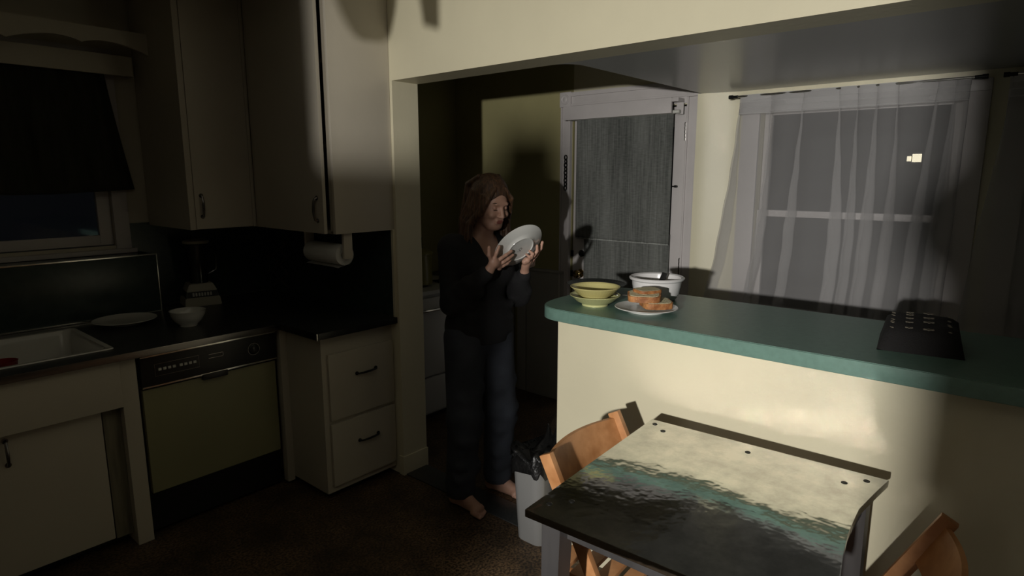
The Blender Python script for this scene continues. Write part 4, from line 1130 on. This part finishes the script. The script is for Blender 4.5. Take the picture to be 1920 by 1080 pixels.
# hands on the underside of the plate
def digit(pts, hs, r0, r1, kroot=.008):
    P_ = [fp(px, py, h) for (px, py), h in zip(pts, hs)]
    n = len(P_); f.path(P_, [r0 + (r1 - r0) * i / (n - 1) for i in range(n)], .004)
    return P_
palmR = fp(926, 493, .040); f.cone(wrR, palmR, .022, .024, .012, flat=(V3(*NB), .75))
f.path([fp(926, 487, .036), fp(931, 491, .036), fp(935, 497, .036), fp(936, 502, .038)], [.0135] * 4, .012)
f.cone(palmR, fp(930, 494, .036), .022, .020, .012)
digit([(927, 485), (931, 474), (936, 462)], (.036, .030, .018), .0092, .0072)
digit([(931, 491), (940, 484), (949, 478), (959, 471)], (.038, .044, .040, .028), .0094, .0074)
digit([(935, 496), (944, 491), (953, 485), (962, 478)], (.040, .046, .042, .030), .0092, .0072)
digit([(936, 501), (944, 498), (951, 494), (957, 488)], (.040, .046, .044, .034), .0082, .0066)
digit([(922, 492), (917, 478), (917, 464)], (.036, .024, .010), .0105, .0082)
palmL = fp(986, 497, .038); f.cone(wrL, palmL, .021, .023, .012, flat=(V3(*NB), .75))
f.path([fp(995, 492, .030), fp(991, 489, .034), fp(987, 488, .036), fp(983, 491, .038)], [.0125] * 4, .012)
digit([(995, 492), (1006, 478), (1014, 466), (1017, 454)], (.030, .026, .016, .004), .0090, .0070)
digit([(991, 489), (1001, 479), (1007, 471), (1007, 461)], (.034, .040, .036, .024), .0092, .0072)
digit([(987, 488), (996, 483), (999, 476), (993, 471)], (.038, .046, .044, .030), .0090, .0070)
digit([(984, 492), (991, 489), (993, 482), (987, 477)], (.040, .046, .046, .032), .0080, .0064)
f.path([fp(990, 499, .030), fp(999, 496, .004), fp(1001, 488, -.024)], [.0115, .0105, .0085], .006)
LIP = hd(.086, 0, -.061)
def mi_body(C):
    d = C - LIP; a, c, u = d @ hf, d @ hl, d @ hu
    return (((c / .018) ** 2 + (u / .0105) ** 2 < 1) & (a > -.014)).astype(int)
body = field_obj('body', f, ['skin', 'lips'], per, mi_body)
for s in (1, -1):
    b = B(); bmesh.ops.create_uvsphere(b, u_segments=16, v_segments=10, radius=.0112, matrix=Matrix.Translation(Vector(hd(.0660, s * .030, .002)))); part('eyelid', b, 'skin', per, smooth=True)
    b = B(); tube(b, [Vector(hd(.0775 - .30 * (c_ * c_), s * (.030 + c_), -.0055 + 2.5 * c_ * c_)) for c_ in (-.012, -.006, 0, .006, .012)], [.0008, .0018, .002, .0018, .0008], 6); part('eyelash', b, 'eye_dark', per, smooth=True)
    b = B(); tube(b, [Vector(hd(.081 - .012 * t * t, s * (.014 + .032 * t), .020 + .008 * math.sin(PI * t * .8))) for t in (0, .25, .5, .75, 1)], [.002, .003, .003, .0025, .001], 6); part('eyebrow', b, 'hair', per, smooth=True)
# sweater
f = Field((1.90, 1.78, .80), (2.50, 2.30, 1.44), .0055)
f.cone((2.19, 2.10, .86), (2.20, 2.105, 1.10), .138, .124, .05); f.ell((2.19, 2.10, .935), ((1, -.1, 0), (.1, 1, 0), (0, 0, 1)), (.180, .138, .14), .05)
f.ell((2.20, 2.095, 1.22), ((1, -.17, 0), (.17, 1, 0), (0, 0, 1)), (.160, .122, .165), .06)
for s in (-1, 1): f.ell(V3(2.19, 1.995, 1.21) + s * V3(.066, -.008, 0), ((1, 0, 0), (0, 1, 0), (0, 0, 1)), (.06, .05, .06), .04)
f.cone(shR + V3(.02, 0, .0), shL + V3(-.02, 0, .0), .066, .066, .05)
for sh_, el, wr in ((shR, elR, wrR), (shL, elL, wrL)):
    f.cone(sh_, el, .062, .052, .03); f.cone(el, el + (wr - el) * .90, .053, .034, .02); cu = el + (wr - el) * .92; f.cone(cu - (wr - el) * .04, cu, .035, .035, .004)
# wrinkles at elbows and waist
for z in (.93, .99, 1.05):
    f.cone((2.06, 2.03, z + .01), (2.30, 1.985, z - .012), .022, .018, .035)
for t in (.15, .35, .55): f.cone(elR + (wrR - elR) * t + V3(-.03, 0, .02), elR + (wrR - elR) * t + V3(.03, -.01, -.035), .03, .03, .025)
for t in (.15, .35, .55): f.cone(elL + (wrL - elL) * t + V3(-.03, 0, .02), elL + (wrL - elL) * t + V3(.03, -.01, -.035), .03, .03, .025)
# V neck
f.cone((2.20, 2.09, 1.345), (2.20, 2.08, 1.46), .058, .085, .01, sub=True)
f.path([V3(2.19, 1.96, 1.255), V3(2.195, 2.00, 1.31), V3(2.20, 2.05, 1.37)], [.012, .05, .066], .012, sub=True)
f.cut((2.19, 2.1, .862), (0, 0, -1))
field_obj('sweater', f, ['knit_black'], per, smooth_it=1, label='black v-neck knit sweater')
# jeans
f = Field((1.90, 1.92, .06), (2.48, 2.28, .98), .0058)
f.ell((2.188, 2.092, .90), ((1, -.12, 0), (.12, 1, 0), (0, 0, 1)), (.162, .120, .10), .03)
f.cone((2.19, 2.10, .90), (2.19, 2.10, .955), .118, .115, .03)
for hp, kn, an in ((hipR, knR, anR), (hipL, knL, anL)):
    f.cone(hp + V3(0, 0, -.02), kn, .102, .086, .045); lo_ = an.copy(); lo_[2] = .115; f.cone(kn, lo_, .084, .074, .03)
    f.cone(lo_ + V3(0, 0, .012), lo_ + V3(0, 0, -.012), .077, .077, .004)
    for z, s in ((.62, 1), (.50, -1), (.40, 1), (.24, -1), (.19, 1)):
        t = (hp[2] - z) / (hp[2] - kn[2]) if z > kn[2] else 0
        c = hp + (kn - hp) * t if z > kn[2] else kn + (lo_ - kn) * ((kn[2] - z) / (kn[2] - lo_[2]))
        f.cone(c + V3(-.055, -.045, -.012 * s), c + V3(.055, -.05, .014 * s), .026, .022, .03)
f.cone((2.185, 2.09, .62), (2.19, 2.09, .20), .010, .030, .02, sub=True)
field_obj('jeans', f, ['denim'], per, smooth_it=1, label='faded blue wide leg jeans')
# hair
f = Field((1.98, 1.84, 1.22), (2.42, 2.26, 1.69), .0036)
f.ell(hd(-.030, 0, .036), (hf, hl, hu), (.099, .086, .099), .02)
f.cone(hd(-.075, 0, .0), hd(-.075, 0, -.11) + V3(0, .02, -.05), .070, .060, .03)
rnd = random.Random(11)
for s in (1, -1):
    for k in range(30):
        t = k / 29 + rnd.uniform(-.01, .01)
        fx = .062 - .13 * t
        p0 = hd(fx * .75, s * .030 * (1 - t * .2), .100 - .012 * (1 - t)); p1 = hd(fx * .98, s * (.066 + .012 * t), .045)
        p2 = hd(fx * .85 - .012, s * (.084 + .010 * t), -.035)
        dn = 1.285 + .05 * rnd.random() + (.045 if t < .15 else 0)
        p3 = hd(fx * .6 - .03, s * (.096 + .02 * rnd.random()), -.10); p4 = p3 + s * hl * .012 * rnd.uniform(-.6, 1.4) + hf * rnd.uniform(-.015, .012); p4[2] = dn
        pm = (p3 + p4) / 2 + s * hl * rnd.uniform(-.006, .012)
        f.path([p0, p1, p2, p3, pm, p4], [.007, .0085 * rnd.uniform(.8, 1.25), .010 * rnd.uniform(.7, 1.3), .009 * rnd.uniform(.7, 1.3), .0075, .003], .0045)
for k in range(9):
    a = -.055 + .11 * k / 8
    p3 = hd(-.11, a * 1.3, -.05); p4 = hd(-.10, a * 1.5, -.12); p5 = p4 + V3(0, .03, 0); p5[2] = 1.27 + .04 * rnd.random()
    f.path([hd(-.06, a, .11), hd(-.125, a * 1.1, .05), p3, p4, p5], [.014, .018, .018, .016, .006], .006)
# open face
f.ell(hd(.085, .0, -.030), (hf, hl, hu), (.075, .050, .093), .006, sub=True)
field_obj('hair', f, ['hair'], per, label='shoulder length reddish brown hair')
# the plate in her hands
pm_ = Matrix.Translation(PC) @ (-NB).to_track_quat('Z', 'Y').to_matrix().to_4x4()
hp_ = root('held_plate', tuple(PC), 'white dinner plate held up by the woman, underside showing', 'plate')
prof = [(0, -.016), (.066, -.016), (.0665, -.0195), (.0705, -.0195), (.073, -.014), (.088, -.008), (.128, .003), (.131, .005), (.130, .0075), (.088, -.003), (.07, -.010), (0, -.010)]
b = B(); lathe(b, prof, (0, 0, 0), 64, pm_); part('plate_body', b, 'plate_white', hp_, smooth=50)
# maker's stamp on the underside
b = B()
for k in range(10):
    a = 2 * PI * k / 10; box(b, -.0012, .0012, .006, .0095, -.0164, -.0160, M=pm_ @ Matrix.Rotation(a, 4, 'Z'))
for k in range(4): box(b, -.012 + k * .007, -.0075 + k * .007, -.016, -.0145, -.0164, -.0160, M=pm_)
part('stamp', b, 'handle_metal', hp_, smooth=False)

# ================================================================== BEHIND THE VIEWER (unseen blockers added to cast the shadows, and the lamp)
fr = root('fridge_blocker', (-1.45, .72, 0), 'added white fridge-shaped light blocker, unseen behind the viewer', 'fridge_blocker')  # unseen, added to keep lamp light off everything low on the left
FX0, FX1, FY0, FY1 = -1.76, -1.135, .362, 1.07
bx('body', 'fridge_white', fr, FX0, FX1 - .05, FY0, FY1, 0.0, 1.782, bev=.01)
bx('freezer_door', 'fridge_white', fr, FX1 - .048, FX1, FY0, FY1, 1.25, 1.782, bev=.01)
bx('fridge_door', 'fridge_white', fr, FX1 - .048, FX1, FY0, FY1, .06, 1.24, bev=.01)
for z0, z1 in ((1.30, 1.55), (.75, 1.15)):
    b = B(); bow_handle(b, (FX1, FY0 + .06, z0), (FX1, FY0 + .06, z1), (1, 0, 0), .008, .035); part('handle', b, 'chrome', fr)
cb_ = root('box_blocker', (-1.18, .42, 1.7825), 'added box-shaped light blocker on the edge of the fridge shape', 'box')  # added for the small square shadow on the olive wall
bx('carton', 'terracotta', cb_, -1.22, -1.145, .375, .465, 1.7825, 1.838, bev=.002)
bx('flap', 'crumb', cb_, -1.215, -1.15, .38, .46, 1.8382, 1.840, bev=0)
hx, hy = .55, 1.682
hpn = root('planter_blocker', (hx, hy, 2.142), 'unseen terracotta planter with a drooping leaf, added to cast shadows', 'plant')  # out of view, added to cast the round and leaf-shaped shadows up high
b = B(); lathe(b, [(0, 0), (.030, .004), (.050, .035), (.068, .085), (.078, .13), (.082, .16), (.076, .16), (.06, .09), (0, .08)], (hx, hy, 2.142), 32); part('pot', b, 'terracotta', hpn)
b = B(); lathe(b, [(0, .145), (.076, .140), (0, .13)], (hx, hy, 2.142), 24); part('soil', b, 'floor_lino', hpn)
for k in range(3):
    a = 2 * PI * k / 3 + .5; b = B(); tube(b, [(hx + .079 * math.cos(a), hy + .079 * math.sin(a), 2.30), (hx, hy, 2.50), (hx, hy, CZ)], .0025, 6); part('cord', b, 'iron', hpn)
b = B(); g = []
for i in range(10):
    t = i / 9; w_ = .046 * (1 - .22 * abs(2 * t - 1)); g.append([b.verts.new((hx + .010 * j * j, 1.452 - .016 * t + j * w_, 2.36 - .20 * t + j * .012 * t)) for j in (-1, -.5, 0, .5, 1)])
for i in range(9):
    for j in range(4): b.faces.new((g[i][j], g[i][j + 1], g[i + 1][j + 1], g[i + 1][j]))
bmesh.ops.solidify(b, geom=b.faces, thickness=.0015)
tube(b, [(hx, 1.65, 2.28), (hx, 1.58, 2.37), (hx, 1.50, 2.395), (hx, 1.452, 2.358)], .004, 6); part('leaf', b, 'leaf_green', hpn)
for k, (dy, dx) in enumerate(((.10, .06), (.12, -.04), (.02, .12), (-.02, -.12))):
    b = B(); g = []
    for i in range(8):
        t = i / 7; w_ = .030 * math.sin(PI * (.12 + .85 * t)); c = Vector((hx + dx * t, hy + dy * t, 2.29 + .13 * t - .10 * t * t)); sd0 = Vector((-dy, dx, 0)).normalized()
        g.append([b.verts.new(c + sd0 * w_ * j) for j in (-1, 0, 1)])
    for i in range(7):
        for j in range(2): b.faces.new((g[i][j], g[i][j + 1], g[i + 1][j + 1], g[i + 1][j]))
    bmesh.ops.solidify(b, geom=b.faces, thickness=.0015); part('leaf', b, 'leaf_green', hpn)
ht = root('hat_blocker', (-.96, -.115, 1.70), 'added hat-shaped light blocker on a hook beside the doorway', 'hat')  # added to bulge the shadow edge across the sheer curtain
b = B(); lathe(b, [(0, .062), (.030, .058), (.045, .040), (.048, .012), (.085, .002), (.086, .0), (.048, .004), (.04, .036), (0, .054)], (-.998, -.120, 1.715), 32, Matrix.Rotation(PI / 2, 4, 'Y')); part('hat_body', b, 'curtain_green', ht)
b = B(); tube(b, [(-1.0, -.12, 1.80), (-.97, -.12, 1.795), (-.945, -.12, 1.80)], .004, 6); part('hook', b, 'iron', ht)
# the lamp itself: work light on a stand
wl = root('work_light', (LAMP.x - .06, LAMP.y, 0), 'work light on a tripod stand in the next room', 'lamp')
q = Vector((1, .22, 0)).normalized(); sd_ = Vector((-q.y, q.x, 0))
b = B(); Mq = Matrix.Translation(LAMP - q * .02) @ (-q).to_track_quat('Z', 'Y').to_matrix().to_4x4()
lathe(b, [(.060, -.012), (.058, .02), (.045, .07), (.02, .09), (0, .092), (0, .086), (.040, .066), (.052, .02), (.055, -.012), (.060, -.012)], (0, 0, 0), 32, Mq); part('reflector_housing', b, 'iron', wl)
b = B(); tube(b, [LAMP - q * .08, (LAMP.x - .09, LAMP.y - .02, 1.70), (LAMP.x - .09, LAMP.y - .02, .5)], .012, 10); part('pole', b, 'iron', wl)
for k in range(3):
    a = 2 * PI * k / 3; b = B(); c0 = Vector((LAMP.x - .09, LAMP.y - .02, .55)); tube(b, [c0, c0 + Vector((.38 * math.cos(a), .38 * math.sin(a), -.545))], .010, 8); part('leg', b, 'iron', wl)
